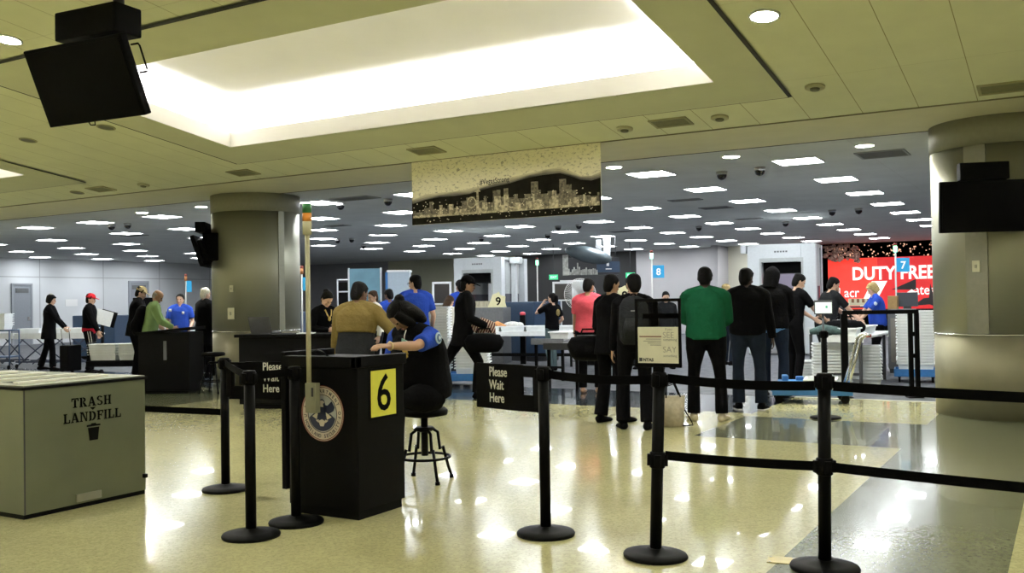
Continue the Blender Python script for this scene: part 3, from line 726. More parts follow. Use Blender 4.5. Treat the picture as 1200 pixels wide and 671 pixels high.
# ================================================================ LECTERN
LBK = mat('lectern_laminate', (.002, .002, .0023), .5, spec=.08, noise=.2, nscale=3)
lc = empty('podium_desk', (-4.05, 4.84, 0), 0, 'tall black lectern desk with a round eagle seal and yellow number card', 'podium')
m = MB(); m.bx(-.61, 0, 0.02, .52, .06, 1.04, .006); m.build('body', LBK, lc)
MB().bx(-.57, -.015, .035, .50, 0, .06).build('toe_kick', BLK, lc)
m = MB(); m.bx(-.63, .015, -.012, .05, 1.0, 1.075, .008); m.bx(-.03, .015, -.012, .54, 1.0, 1.075, .008); m.build('raised_rim', LBK, lc)
m = MB(); m.prism([(-.63, -.01), (.012, -.01), (.012, .54), (-.63, .54)], 1.04, 1.055); m.build('worktop', LBK, lc)
m = MB(); m.bx(-.65, -.61, -.01, .5, .16, 1.10, .006); m.build('side_wing', LBK, lc)
m = MB(); m.tube([(-.58, .2, 1.06), (-.52, .16, 1.09), (-.42, .1, 1.11), (-.32, .05, 1.10), (-.25, .03, 1.07)], .006); m.build('cable', BPLAST, lc)
# yellow card "6" on the +X face
ym = MB(); ym.bx(.001, .005, .155, .425, .66, .97); ym.build('number_card', mat('card_yellow', (.62, .60, .06), .55, noise=.03), lc)
m = MB(); m.bx(.0, .003, .135, .445, .64, .985); m.build('card_sleeve', BPLAST, lc)
lettering([('6', .35, .003, T((.0065, .29, .70)) @ RZ(R(90)) @ UP, dict(align='CENTER', xscale=.95))], ST, lc, 'number')
# round seal on the -Y face
sc = Vector((-.30, 0, .69))
def disc(parent, name, r, y, m, r_in=None):
    q = MB(); n = 64
    if r_in is None: q.M = T(sc + Vector((0, y, 0))) @ UP; q.prism([(r*math.cos(2*math.pi*k/n), r*math.sin(2*math.pi*k/n)) for k in range(n)], -.001, .001)
    else:
        q.M = T(sc + Vector((0, y, 0))) @ UP
        for k in range(n):
            a, b_ = 2*math.pi*k/n, 2*math.pi*(k+1)/n
            q.prism([(r*math.cos(a), r*math.sin(a)), (r*math.cos(b_), r*math.sin(b_)), (r_in*math.cos(b_), r_in*math.sin(b_)), (r_in*math.cos(a), r_in*math.sin(a))], -.001, .001)
    return q.build(name, m, parent)
SEALW = mat('seal_cream', (.60, .54, .42), .6, noise=.03); SEALN = mat('seal_navy', (.010, .016, .05), .6, noise=.1); SEALR = mat('seal_red', (.19, .045, .03), .6); SEALG = mat('seal_grey', (.42, .44, .42), .6)
seal = disc(lc, 'seal', .185, .016, SEALW)
disc(seal, 'seal_red_ring', .179, .0135, SEALR, .174); disc(seal, 'seal_red_rim', .187, .0145, SEALR, .183)
disc(seal, 'seal_inner_ring', .128, .0135, SEALN, .124); disc(seal, 'seal_field', .120, .0135, SEALG)
ltr = []
def arc(txt, r, a0, a1, top):
    n = len(txt)
    for k, c in enumerate(txt):
        a = R(a0 + (a1-a0)*k/(n-1))
        pos = sc + Vector((r*math.cos(a), .013, r*math.sin(a)))
        rot = a - math.pi/2 if top else a + math.pi/2
        if c != ' ': ltr.append((c, .034, .0008, T(pos) @ Matrix.Rotation(-rot, 4, 'Y') @ UP, dict(align='CENTER', ext=.0006, xscale=.85)))
arc('U.S. DEPARTMENT OF', .139, 188, -8, True)
arc('HOMELAND SECURITY', .163, 202, 338, False)
lettering(ltr, mat('seal_ink', (.09, .085, .09), .6), seal, 'seal_lettering')
def blob(name, polys, y, m):
    q = MB(); q.M = T(sc + Vector((0, y, 0))) @ UP
    for p_ in polys: q.prism(p_, -.001, .001)
    return q.build(name, m, seal)
lower = [(.118*math.cos(a), .118*math.sin(a)) for a in [R(195+150*k/20) for k in range(21)]]
blob('seal_lower_field', [lower + [(.07, .0), (0, -.02), (-.07, .0)]], .0115, SEALN)
wing = [(-.02, .06), (-.05, .055), (-.085, .085), (-.112, .045), (-.10, .02), (-.06, .0), (-.02, -.01)]
blob('eagle', [wing, [(-x, z) for x, z in wing], [(-.03, .06), (-.018, .09), (.0, .098), (.02, .09), (.03, .06), (.032, -.01), (.02, -.04), (-.02, -.04), (-.032, -.01)]], .0105, SEALN)
blob('eagle_pale', [[(-.022, .07), (-.01, .088), (.012, .088), (.024, .075), (.010, .066), (.014, .045), (-.014, .045)], [(-.085, -.02), (-.035, .01), (-.045, -.04)], [(.085, -.02), (.035, .01), (.045, -.04)], [(-.03, -.05), (0, -.038), (.03, -.05), (.014, -.085), (-.014, -.085)], [(-.055, -.045), (-.028, -.04), (-.03, -.062)], [(.055, -.045), (.028, -.04), (.03, -.062)]], .0095, SEALW)
# signal pole clamped to the lectern
sp = empty('signal_pole', (-4.41, 4.795, 0), 0, 'tall cream signal pole with green and amber lamp, clamped to the lectern', 'signal light')
POLEM = mat('pole_cream', (.50, .48, .33), .5, noise=.03)
MB().cyl((0, 0, .9), (0, 0, 1.89), .016, n=16).build('pole', POLEM, sp)
m = MB(); m.box((.03, 0, .80), (.09, .05, .20), .008); m.build('junction_box', mat('box_olive', (.27, .27, .18), .5, metal=.3, noise=.05), sp)
MB().box((.05, -.026, .84), (.016, .004, .06)).build('box_label', DGREY, sp)
MB().cyl((0, 0, 1.89), (0, 0, 1.98), .03, n=24).build('lamp_base', POLEM, sp)
MB().cyl((0, 0, 1.98), (0, 0, 2.035), .031, n=24).build('amber_lens', mat('amber_lens', (.62, .22, .02), .3, noise=.05), sp)
m = MB(); m.cyl((0, 0, 2.035), (0, 0, 2.10), .031, n=24); m.build('green_lens', mat('green_lens', (.02, .17, .05), .3, noise=.05), sp)

# ================================================================ STOOLS
def stool(loc, rz, lab, h=.72, sc_=1.0):
    t = empty('stool', loc, rz, lab, 'stool', 'metal stools')
    for k in range(4):
        a = R(45+90*k); c, s_ = math.cos(a), math.sin(a)
        pts = [(c*.05, s_*.05, h-.16), (c*.115, s_*.115, h-.20), (c*.135, s_*.135, h-.34), (c*.16, s_*.16, .26), (c*.205, s_*.205, .10), (c*.235, s_*.235, .015)]
        l = MB().tube(pts, .0125, 10).build('leg', BLK, t)
        MB().cyl((c*.235, s_*.235, 0), (c*.235, s_*.235, .025), .019, n=12).build('foot', BPLAST, l)
    q = MB(); n = 36
    q.tube([(.20*math.cos(2*math.pi*k/n), .20*math.sin(2*math.pi*k/n), .19) for k in range(n+1)], .011, 8); q.build('foot_ring', BLK, t)
    MB().cyl((0, 0, h-.38), (0, 0, h-.06), .028, n=16).build('column', BLK, t)
    MB()._lathe2([(.05, h-.19), (.09, h-.17), (.07, h-.15)], (0, 0, 0), 20, 0).build('spider', BLK, t)
    MB()._lathe2([(.10, h-.07), (.185, h-.055), (.19, h-.02), (.17, h), (.02, h+.004)], (0, 0, 0), 32, 0).build('seat', BPLAST, t)
    return t

# floor drain plate
dr = empty('floor_plate', (-1.38, 5.17, 0), R(12), 'small brass floor plate beside the lower right barrier post', 'floor plate')
MB().box((0, 0, .002), (.15, .13, .004), .001).build('plate', mat('brass_plate', (.34, .28, .10), .4, metal=.7, noise=.1), dr)
m = MB()
for x, y in ((-.06, -.05), (.06, -.05), (.06, .05), (-.06, .05)): m.cyl((x, y, .003), (x, y, .006), .007, n=10)
m.build('screws', STEEL, dr)
# ================================================================ PEOPLE
def remesh(mb, vox, smooth=4, factor=.5):
    """one continuous skin over everything collected in mb"""
    bmesh.ops.recalc_face_normals(mb.bm, faces=mb.bm.faces[:])
    me = bpy.data.meshes.new('t'); mb.bm.to_mesh(me); mb.bm.free()
    o = bpy.data.objects.new('t', me); COL.objects.link(o)
    r = o.modifiers.new('r', 'REMESH'); r.mode = 'VOXEL'; r.voxel_size = vox; r.use_smooth_shade = True
    if smooth: s = o.modifiers.new('s', 'SMOOTH'); s.iterations = smooth; s.factor = factor
    bpy.context.view_layer.update()
    out = bpy.data.meshes.new_from_object(o.evaluated_get(bpy.context.evaluated_depsgraph_get()))
    bpy.data.objects.remove(o); bpy.data.meshes.remove(me)
    return out
SKINS = {'light': (.52, .33, .24), 'tan': (.36, .21, .13), 'brown': (.16, .085, .055), 'dark': (.05, .028, .02)}
def skin(k): return mat('skin_' + k, SKINS[k], .55, spec=.35, noise=.06, nscale=12)
def cloth(name, col, rough=.9): return mat('cloth_' + name, col, rough, spec=.06, noise=.10, nscale=9, bump=.35, bscale=35)
HAIRM = {'black': (.003, .0026, .0025), 'brown': (.045, .025, .014), 'grey': (.33, .31, .27), 'white': (.55, .52, .42), 'blond': (.38, .29, .13)}
def hairm(k): return mat('hair_' + k, HAIRM[k], .7, spec=.1, noise=.3, nscale=60, bump=.5, bscale=120)
EYEM = mat('eye_dark', (.015, .012, .01), .2); LIPM = mat('lips', (.27, .09, .08), .5)
CL = {'black': cloth('black', (.0025, .0025, .003)), 'charcoal': cloth('charcoal', (.014, .015, .017)), 'jeans': cloth('jeans', (.012, .017, .028)), 'jeansgrey': cloth('jeans_grey', (.075, .11, .115)),
      'green': cloth('green', (.007, .068, .03)), 'pink': cloth('pink', (.62, .09, .13)), 'royal': cloth('royal_blue', (.022, .06, .36)), 'tan': cloth('tan', (.13, .095, .03)), 'white': cloth('white', (.6, .58, .52)),
      'sage': cloth('sage', (.17, .26, .10)), 'red': cloth('red', (.45, .02, .03)), 'khaki': cloth('khaki', (.35, .28, .15)), 'navy': cloth('navy', (.01, .012, .02)), 'cream': cloth('cream', (.55, .49, .35)), 'grey': cloth('grey', (.16, .16, .16)), 'sky': cloth('sky', (.10, .22, .42)), 'cherry': cloth('cherry', (.35, .01, .02)), 'teal': cloth('teal', (.15, .42, .42))}

def V(*a): return Vector(a)
def two_bone(a, t, l1, l2, pole):
    d = t-a; L = min(max(d.length, abs(l1-l2)+.01), (l1+l2)*.999); dn = d.normalized()
    x = (l1*l1 - l2*l2 + L*L)/(2*L); h = math.sqrt(max(l1*l1-x*x, 0))
    p = pole - dn*pole.dot(dn)
    if p.length < 1e-4: p = dn.orthogonal()
    p.normalize()
    return a + dn*x + p*h, a + dn*L

class Body:
    """joints for one pose. Local frame: x right, y forward, z up, 1.75 m tall; scaled to size at the end."""
    def __init__(s, H=1.75, wide=1.0, belly=0.0, hip=.965, lean=0, twist=0, side=0, head=(0, 0, 0), feet=None, hands=None, poles=None, curl=.5, pelvis=(0, 0), hunch=0, palms=None, kneep=None):
        s.k = H/1.75; s.w = wide; s.belly = belly; s.curl = curl; s.palms = palms or (None, None)
        P = V(pelvis[0], pelvis[1], hip)
        Rt = Matrix.Rotation(R(-twist), 3, 'Z') @ Matrix.Rotation(R(-lean), 3, 'X') @ Matrix.Rotation(R(side), 3, 'Y')
        s.Rt = Rt; up = lambda z, y=0: P + Rt @ V(0, y, z)
        hu = hunch
        s.spine = [up(-.10, .0), up(-.05), up(.03), up(.12, .004), up(.22, 0), up(.32, -.004), up(.40, -.004+hu*.2), up(.46, -.002+hu*.35), up(.50, .0+hu*.5), up(.53, .003+hu*.6), up(.585, .015+hu)]
        w, b = s.w, s.belly
        s.srad = [(.10*w, .075), (.158*w, .112+b*.4), (.168*w, .115+b*.8), (.158*w, .108+b), (.152*w, .108+b), (.168*w, .115+b*.6), (.176*w, .112+b*.2), (.140*w, .092), (.080*w, .072), (.058, .060), (.054, .056)]
        sh = [P + Rt @ V(sx*.178*w, hu*.35, .452) for sx in (-1, 1)]
        s.hipj = [P + Matrix.Rotation(R(-twist*.5), 3, 'Z') @ V(sx*.088*w, 0, -.03) for sx in (-1, 1)]
        hands = hands or (None, None)
        s.arms = []; poles = poles or (None, None)
        for i, sx in enumerate((-1, 1)):
            t = hands[i]; t = V(*t) if t else sh[i] + V(sx*.075*w, .05, -.535)
            po = V(*poles[i]) if poles[i] else Rt @ V(sx*.45, -.8, -.5)
            e, h = two_bone(sh[i], t, .29, .26, po); s.arms.append((sh[i], e, h))
        s.legs = []; feet = feet or ((-.10, .0, 0, 8), (.10, .0, 0, -8))
        kneep = kneep or ((0, 1, .1), (0, 1, .1))
        for i in range(2):
            f = feet[i]; ya = R(f[3]) if len(f) > 3 else 0; pit = R(f[4]) if len(f) > 4 else 0
            ank = V(f[0], f[1], f[2]+.085)
            fd = Matrix.Rotation(ya, 3, 'Z') @ Matrix.Rotation(-pit, 3, 'X')
            kn, an = two_bone(s.hipj[i], ank, .435, .425, Matrix.Rotation(ya, 3, 'Z') @ V(*kneep[i]))
            s.legs.append((s.hipj[i], kn, an, fd))
        hp, hy, hr = head
        s.Rh = Rt @ Matrix.Rotation(R(-hy), 3, 'Z') @ Matrix.Rotation(R(-hp), 3, 'X') @ Matrix.Rotation(R(hr), 3, 'Y')
        s.neck = s.spine[-1]
    def hp(s, x, y, z): return s.neck + s.Rh @ V(x, y-.02, z-.05)
    # ---- pieces
    def torso(s, mb, inf=0.0, i0=0, i1=None, n=20):
        pts = s.spine[i0:i1]; rad = [(a+inf, b+inf) for a, b in s.srad[i0:i1]]
        mb.loft(pts, rad, s.Rt @ V(1, 0, 0), n)
    def shoulders(s, mb, inf=0.0):
        for S_, E_, H_ in s.arms:
            nb = s.spine[8]
            nt = s.spine[9]; mb.loft([nt.lerp(S_, .05), nt.lerp(S_, .45), nt.lerp(S_, .8), S_.lerp(E_, .04), S_.lerp(E_, .15)], [.036+inf, .046+inf, .052+inf, .053+inf, .049+inf], V(0, 0, 1), 12)
            mb.loft([s.spine[6].lerp(S_, .35), S_.lerp(E_, .02)], [(.075+inf), .055+inf], V(0, 0, 1), 12)
    def arm(s, mb, inf=0.0, upto=1.0, which=(0, 1), flare=0.0):
        for i in which:
            S_, E_, H_ = s.arms[i]
            q = [(S_, .053), (S_.lerp(E_, .35), .048), (S_.lerp(E_, .75), .041), (E_, .038), (E_.lerp(H_, .3), .038), (E_.lerp(H_, .7), .030), (H_, .025)]
            L = int(round(upto*(len(q)-1)))+1
            p = q[:max(2, L)]
            mb.loft([a for a, r in p], [r+inf+flare*k/len(p) for k, (a, r) in enumerate(p)], V(.13, .2, .97), 12)
    def leg(s, mb, inf=0.0, cuff=None, upto=1.0):
        for h, k, a, fd in s.legs:
            q = [(h+V(0, 0, .02), .092*s.w), (h.lerp(k, .3), .082*s.w), (h.lerp(k, .7), .062), (k, .054), (k.lerp(a, .28), .053), (k.lerp(a, .65), .042), (a, .034)]
            if cuff is not None: q = [(p, max(r, cuff*(.86+.14*min(1, max(0, j-3)/3)) if j > 2 else r)) for j, (p, r) in enumerate(q)]
            L = int(round(upto*(len(q)-1)))+1; q = q[:L]
            mb.loft([p for p, r in q], [r+inf for p, r in q], V(1, .05, .02), 14)
    def foot(s, i, mb, inf=0.0):
        h, k, a, fd = s.legs[i]
        P = [(-.065, .055, .028, .030), (-.045, .045, .036, .042), (.0, .040, .040, .045), (.06, .033, .043, .034), (.12, .027, .048, .027), (.165, .022, .045, .021), (.195, .018, .028, .014)]
        mb.loft([a + fd @ V(0, y, z-.085) for y, z, rx, rz in P], [(rx+inf, rz+inf*.5) for y, z, rx, rz in P], fd @ V(1, 0, 0), 14)
        mb.loft([a + fd @ V(0, -.01, -.05), a], [.038+inf, .035+inf], fd @ V(1, 0, 0), 12)
    def head(s, mb):
        Q = [(.000, .026, .024, .058), (.012, .040, .040, .046), (.045, .056, .068, .022), (.085, .066, .084, .006), (.125, .073, .094, -.003), (.165, .075, .097, -.007), (.200, .066, .085, -.009), (.224, .044, .057, -.009), (.235, .016, .02, -.009)]
        mb.loft([s.hp(0, y, z) for z, rx, ry, y in Q], [(rx, ry) for z, rx, ry, y in Q], s.Rh @ V(1, 0, 0), 24)
        mb.loft([s.hp(0, .082, .130), s.hp(0, .098, .105), s.hp(0, .109, .086), s.hp(0, .088, .074)], [.008, .010, .014, .008], s.Rh @ V(1, 0, 0), 10)   # nose
        mb.loft([s.hp(-.045, .074, .142), s.hp(0, .087, .145), s.hp(.045, .074, .142)], [.010, .012, .010], s.Rh @ V(0, 0, 1), 8)                      # brow
        for sx in (-1, 1):
            mb.sph(s.hp(sx*.077, -.012, .108), (.010, .020, .033), 10, M=s.Rh.to_4x4())
            mb.sph(s.hp(sx*.040, .062, .085), (.022, .020, .020), 10, M=s.Rh.to_4x4())
        mb.sph(s.hp(0, .088, .045), (.020, .010, .012), 10, M=s.Rh.to_4x4())
        mb.loft([s.spine[-2], s.spine[-1], s.hp(0, -.01, .07)], [.058, .055, .058], s.Rh @ V(1, 0, 0), 14)
    def hand(s, i, mb):
        S_, E_, H_ = s.arms[i]; sx = -1 if i == 0 else 1
        d = (H_-E_).normalized()
        inn = s.Rt @ V(-sx, 0, 0); pn = s.palms[i]; pn = V(*pn) if pn else inn
        pn = (pn - d*pn.dot(d)); pn = pn.normalized() if pn.length > 1e-3 else d.orthogonal().normalized()   # palm faces this way
        lat = d.cross(pn)*1.0
        th = lat if lat.dot(s.Rt @ V(0, 1, 0)) + lat.z*.5 >= 0 else -lat          # thumb side
        mb.loft([H_-d*.02, H_+d*.02, H_+d*.06, H_+d*.092], [(.025, .021), (.034, .016), (.040, .0145), (.039, .012)], th, 12)
        c = s.curl
        for f, (off, L) in enumerate(((.0295, .070), (.010, .079), (-.0095, .073), (-.0285, .058))):
            b = H_ + d*.085 + th*off
            p1 = b + (d*math.cos(.5*c) + pn*math.sin(.5*c))*L*.45
            p2 = p1 + (d*math.cos(1.3*c) + pn*math.sin(1.3*c))*L*.32
            p3 = p2 + (d*math.cos(2.1*c) + pn*math.sin(2.1*c))*L*.26
            mb.loft([b-d*.02, b, p1, p2, p3], [.0088, .0088, .0082, .0076, .006], pn, 8)
        b = H_ + d*.025 + th*.028
        q1 = b + (d*.62 + th*.68 + pn*.3).normalized()*.038; q2 = q1 + (d*.85 + th*.2 + pn*.45).normalized()*.034; q3 = q2 + (d*.9 - th*.05 + pn*.4).normalized()*.022
        mb.loft([b-th*.015, b, q1, q2, q3], [.012, .0125, .0105, .009, .0065], pn, 8)

def finish(me, k):
    me.transform(Matrix.Scale(k, 4)); return me
def add(parent, name, me, m, label=None):
    me.name = name; me.materials.clear(); me.materials.append(m)
    for p in me.polygons: p.use_smooth = True
    o = bpy.data.objects.new(name, me); COL.objects.link(o); o.parent = parent
    if label: o['label'] = label
    return o
def raw(mb):
    me = mb.mesh('t', []); return me

def hair_mesh(b, mb, kind):
    ref = b.Rh @ V(1, 0, 0)
    def shell(Q, n=22): mb.loft([b.hp(0, y, z) for z, rx, ry, y in Q], [(rx, ry) for z, rx, ry, y in Q], ref, n)
    if kind in ('short', 'bun', 'long', 'afro', 'pony', 'bowl'):
        e = .012 if kind == 'afro' else 0
        shell([(.02, .044, .036, -.040), (.05, .060, .050, -.045), (.08, .073+e, .062+e, -.043), (.115, .081+e, .077+e, -.033), (.15, .083+e, .090+e, -.021), (.18, .081+e, .098+e, -.013), (.212, .070+e, .088+e, -.011), (.236+e*.6, .045, .056, -.011), (.246+e, .016, .02, -.011)])
        if kind != 'afro':   # side and front fringe
            for sx in (-1, 1): mb.loft([b.hp(sx*.072, .03, .19), b.hp(sx*.079, .012, .15), b.hp(sx*.079, -.01, .10)], [.012, .011, .005], V(0, 0, 1), 8)
    if kind == 'bun':
        mb.sph(b.hp(0, -.10, .20), (.045, .042, .04), 16)
    if kind == 'pony':
        mb.loft([b.hp(0, -.10, .17), b.hp(0, -.14, .15), b.hp(0, -.145, .08), b.hp(0, -.12, -.02), b.hp(0, -.105, -.08)], [.022, .032, .034, .026, .008], ref, 12)
    if kind == 'long':
        mb.loft([b.hp(0, -.02, .17), b.hp(0, -.045, .10), b.hp(0, -.055, .02), b.hp(0, -.065, -.06), b.hp(0, -.07, -.13)], [(.085, .085), (.09, .07), (.092, .058), (.09, .045), (.07, .025)], ref, 18)
    if kind == 'bob':
        shell([(.03, .085, .06, -.04), (.07, .094, .078, -.034), (.12, .094, .088, -.026), (.16, .09, .097, -.017), (.20, .08, .095, -.012), (.232, .05, .06, -.012), (.248, .015, .02, -.012)])
        mb.sph(b.hp(0, .05, .185), (.07, .05, .03), 14, M=b.Rh.to_4x4())
    if kind == 'fringe':     # bald on top, hair round the back
        shell([(.055, .05, .045, -.04), (.08, .072, .062, -.04), (.115, .080, .074, -.034), (.145, .081, .078, -.033), (.168, .074, .072, -.034)])
def cap_mesh(b, mb):
    ref = b.Rh @ V(1, 0, 0)
    Q = [(.142, .084, .104, -.008), (.165, .086, .106, -.008), (.20, .078, .096, -.010), (.232, .056, .068, -.011), (.250, .02, .025, -.011)]
    mb.loft([b.hp(0, y, z) for z, rx, ry, y in Q], [(rx, ry) for z, rx, ry, y in Q], ref, 24)
    mb.loft([b.hp(0, .07, .150), b.hp(0, .11, .153), b.hp(0, .15, .146), b.hp(0, .175, .138)], [(.075, .006), (.074, .006), (.062, .006), (.03, .004)], ref, 16)
def hood_mesh(b, mb):
    ref = b.Rh @ V(1, 0, 0)
    Q = [(-.06, .10, .095, -.03), (.0, .10, .10, -.028), (.06, .104, .108, -.026), (.12, .108, .112, -.022), (.17, .104, .114, -.018), (.215, .085, .096, -.018), (.25, .05, .06, -.022), (.268, .015, .02, -.025)]
    mb.loft([b.hp(0, y, z) for z, rx, ry, y in Q], [(rx, ry) for z, rx, ry, y in Q], ref, 22)

def person(loc, face, label, b, top, legs, hair=('short', 'black'), sk='light', shoes='black', sleeve='long', hem=0, cap=None, hood=None, vest=None, jacket_len=0, vox=.0095, glasses=False, group=None, cuff=.052, loose=.016, socks=False, tilt=0, extra=None):
    """face: 0 looks away from the hall, 90 towards the right column"""
    mb = MB()
    b.torso(mb); b.shoulders(mb); b.arm(mb); b.leg(mb); b.head(mb)
    for i in (0, 1): b.foot(i, mb); b.hand(i, mb)
    k = b.k
    me = finish(remesh(mb, vox, 3), k); me.name = 'person'
    me.materials.clear(); me.materials.append(skin(sk))
    root = bpy.data.objects.new('person', me); COL.objects.link(root)
    root.location = (loc[0], loc[1], loc[2] if len(loc) > 2 else 0); root.rotation_euler = (0, 0, R(YAW-face))
    tag(root, label, 'person', group)
    # trousers
    mb = MB(); b.torso(mb, .014, 0, 4); b.leg(mb, .014, cuff)
    add(root, 'trousers', finish(remesh(mb, .012, 4), k), CL[legs])
    # shirt or jacket
    mb = MB(); i0 = {0: 1, 1: 2, 2: 4}[hem]
    b.torso(mb, loose+.008, i0, 10 if sleeve == 'long' else 9); b.shoulders(mb, loose); b.arm(mb, loose, {'long': 1.0, 'short': .36, 'mid': .55}[sleeve], flare=.006 if sleeve != 'long' else 0)
    if jacket_len:
        p0 = b.spine[1]; mb.loft([p0 + V(0, 0, .05), p0 + V(0, -.005, -jacket_len*.5), p0 + V(0, -.01, -jacket_len)], [(b.srad[1][0]+.03, b.srad[1][1]+.03), (b.srad[1][0]+.04, b.srad[1][1]+.045), (b.srad[1][0]+.045, b.srad[1][1]+.05)], b.Rt @ V(1, 0, 0), 20)
    add(root, 'jacket' if sleeve == 'long' else 'shirt', finish(remesh(mb, .012, 4), k), CL[top])
    if vest:
        mb = MB(); b.torso(mb, loose+.022, 1, 9)
        for S_, E_, H_ in b.arms:
            nb = b.spine[8]; mb.loft([nb.lerp(S_, -.1), nb.lerp(S_, .5), nb.lerp(S_, .82)], [.062+loose, .064+loose, .060+loose], V(0, 0, 1), 12)
        add(root, 'vest', finish(remesh(mb, .012, 4), k), CL[vest])
    for i in (0, 1):
        mb = MB(); b.foot(i, mb, .009 if not socks else .005)
        add(root, 'sock' if socks else 'shoe', finish(raw(mb), k), CL[shoes])
        if shoes in ('black', 'charcoal') and not socks and extra and 'sole' in extra:
            mb = MB(); h_, kk, a, fd = b.legs[i]
            mb.loft([a + fd @ V(0, y, -.078) for y in (-.075, -.04, .06, .15, .205)], [(.03, .012), (.046, .013), (.052, .013), (.054, .012), (.03, .01)], fd @ V(1, 0, 0), 12)
            add(root, 'shoe_sole', finish(raw(mb), k), mat('white_sole', (.6, .6, .58), .6))
    if hair and not hood:
        mb = MB(); hair_mesh(b, mb, hair[0]); add(root, 'hair', finish(remesh(mb, .010, 2), k), hairm(hair[1]))
    if cap:
        mb = MB(); cap_mesh(b, mb); add(root, 'cap', finish(raw(mb), k), CL[cap])
    if hood:
        mb = MB(); hood_mesh(b, mb); add(root, 'hood', finish(remesh(mb, .012, 3), k), CL[hood])
    for sx in (-1, 1):
        mb = MB(); mb.sph(b.hp(sx*.031, .083, .124), (.013, .009, .008), 10, M=b.Rh.to_4x4()); add(root, 'eye', finish(raw(mb), k), EYEM)
    mb = MB(); mb.sph(b.hp(0, .092, .054), (.023, .008, .008), 10, M=b.Rh.to_4x4()); add(root, 'lips', finish(raw(mb), k), LIPM)
    if glasses:
        mb = MB()
        for sx in (-1, 1):
            pts = [b.hp(sx*.033+.022*math.cos(a), .100, .122+.017*math.sin(a)) for a in [2*math.pi*q/14 for q in range(15)]]; mb.tube(pts, .0022, 6)
            mb.tube([b.hp(sx*.055, .098, .126), b.hp(sx*.080, .02, .128)], .0022, 6)
        add(root, 'glasses', finish(raw(mb), k), BPLAST)
    root['_k'] = k
    return root
def local(root, p):
    """point in a person's own frame (1.75 m figure) -> world"""
    k = root['_k']; return Matrix.Translation(root.location) @ Matrix.Rotation(root.rotation_euler.z, 4, 'Z') @ (V(*p)*k)

BACK = 'passengers queueing at the tray tables'
# --- the line in front, left to right
relax = ((-.27, .07, .84), (.27, .07, .84))
b = Body(1.72, 1.04, lean=3, twist=4, head=(12, 10, 0), feet=((-.11, -.06, 0, 5), (.10, .09, 0, -10)), hands=((-.20, .22, .95), (.26, .08, .84)))
p_dark = person((-4.62, 10.07), 45, 'person in a long black coat, back turned, left of the backpack wearer', b, 'black', 'black', sk='tan', jacket_len=.12, cuff=.07)
b = Body(1.71, 1.02, lean=2, head=(8, -14, 0), feet=((-.14, .02, 0, 14), (.13, -.04, 0, -12)), hands=((-.25, .10, .86), (.20, .24, .98)))
p_bp = person((-4.14, 9.66), 8, 'person in black wearing a dark backpack, back turned, behind the notice board', b, 'black', 'black', sk='tan', cuff=.068)
b = Body(1.79, 1.2, belly=.02, lean=4, head=(16, 6, 0), feet=((-.15, .0, 0, 16), (.16, .0, 0, -18)), hands=((-.05, .27, 1.08), (.07, .25, 1.03)), poles=((-.9, -.4, -.4), (.9, -.4, -.4)))
p_green = person((-3.66, 10.63), 12, 'person in a green top and black trousers, shoeless in pale socks', b, 'green', 'black', hair=('short', 'black'), sk='dark', shoes='cream', socks=True, loose=.022, cuff=.062)
b = Body(1.80, 1.14, lean=2, head=(12, 30, 0), feet=((-.12, .02, 0, 10), (.15, .0, 0, -16)), hands=((-.16, .24, 1.02), (.30, .1, .86)))
p_black = person((-3.54, 11.87), 14, 'person in a black jacket, jeans and white-soled sneakers, right of the green top', b, 'black', 'jeans', sk='dark', extra=('sole',), loose=.026, cuff=.066)
b = Body(1.84, 1.1, lean=3, head=(14, 18, 0), feet=((-.13, .03, 0, 10), (.13, -.02, 0, -12)), hands=((-.12, .30, 1.05), (.14, .30, 1.04)))
p_hood = person((-3.67, 13.53), 28, 'tall person with a black hood up, blue shirt hem showing over jeans, back turned', b, 'black', 'jeans', hood='black', sk='dark', loose=.03, cuff=.066)
mb = MB(); b.torso(mb, .036, 0, 3); add(p_hood, 'shirt_hem', finish(remesh(mb, .012, 3), b.k), CL['sky'])
b = Body(1.80, 1.02, lean=10, head=(18, 10, 0), hands=((-.12, .46, 1.04), (.22, .44, 1.02)), poles=((-.7, -.3, -.6), (.7, -.3, -.6)))
p_blk = person((-3.80, 15.15), 72, 'person in a black shirt leaning over the tray table', b, 'black', 'black', sleeve='short', hair=('short', 'black'), sk='light')
mb = MB(); mb.sph(b.spine[6] + b.Rt @ V(.188, .02, .0), (.012, .04, .07), 12, M=b.Rt.to_4x4()); add(p_blk, 'sleeve_print', finish(raw(mb), b.k), CL['cherry'])
b = Body(1.76, 1.14, belly=.02, lean=14, head=(14, 8, 0), hands=((.0, .52, 1.0), (.24, .52, .98)), poles=((-.7, -.3, -.6), (.7, -.3, -.6)))
p_polo = person((-3.52, 16.15), 76, 'person in a charcoal polo leaning over the tray table, right of the black shirt', b, 'charcoal', 'charcoal', sleeve='short', hair=('short', 'black'), sk='light')
b = Body(1.66, 1.05, belly=.02, lean=5, head=(26, 0, 0), feet=((-.10, .05, 0, 6), (.10, -.05, 0, -10)), hands=((-.14, .42, .98), (.16, .42, .98)))
p_tsa = person((-2.96, 17.78), -82, 'officer with white hair in a royal blue shirt before the red sign', b, 'royal', 'black', sleeve='short', hair=('bob', 'blond'), sk='light', loose=.02)
mb = MB()
for i in (0, 1):
    S_, E_, H_ = b.arms[i]; mb.sph(S_.lerp(E_, .3)+b.Rt @ V(-.065 if i == 0 else .065, 0, 0), (.008, .032, .036), 12)
add(p_tsa, 'shoulder_patch', finish(raw(mb), b.k), mat('patch_blue', (.45, .55, .62), .7))
b = Body(1.74, 1.1, lean=0, head=(10, 5, 0), hands=((-.16, .3, 1.05), (.16, .3, 1.05)))
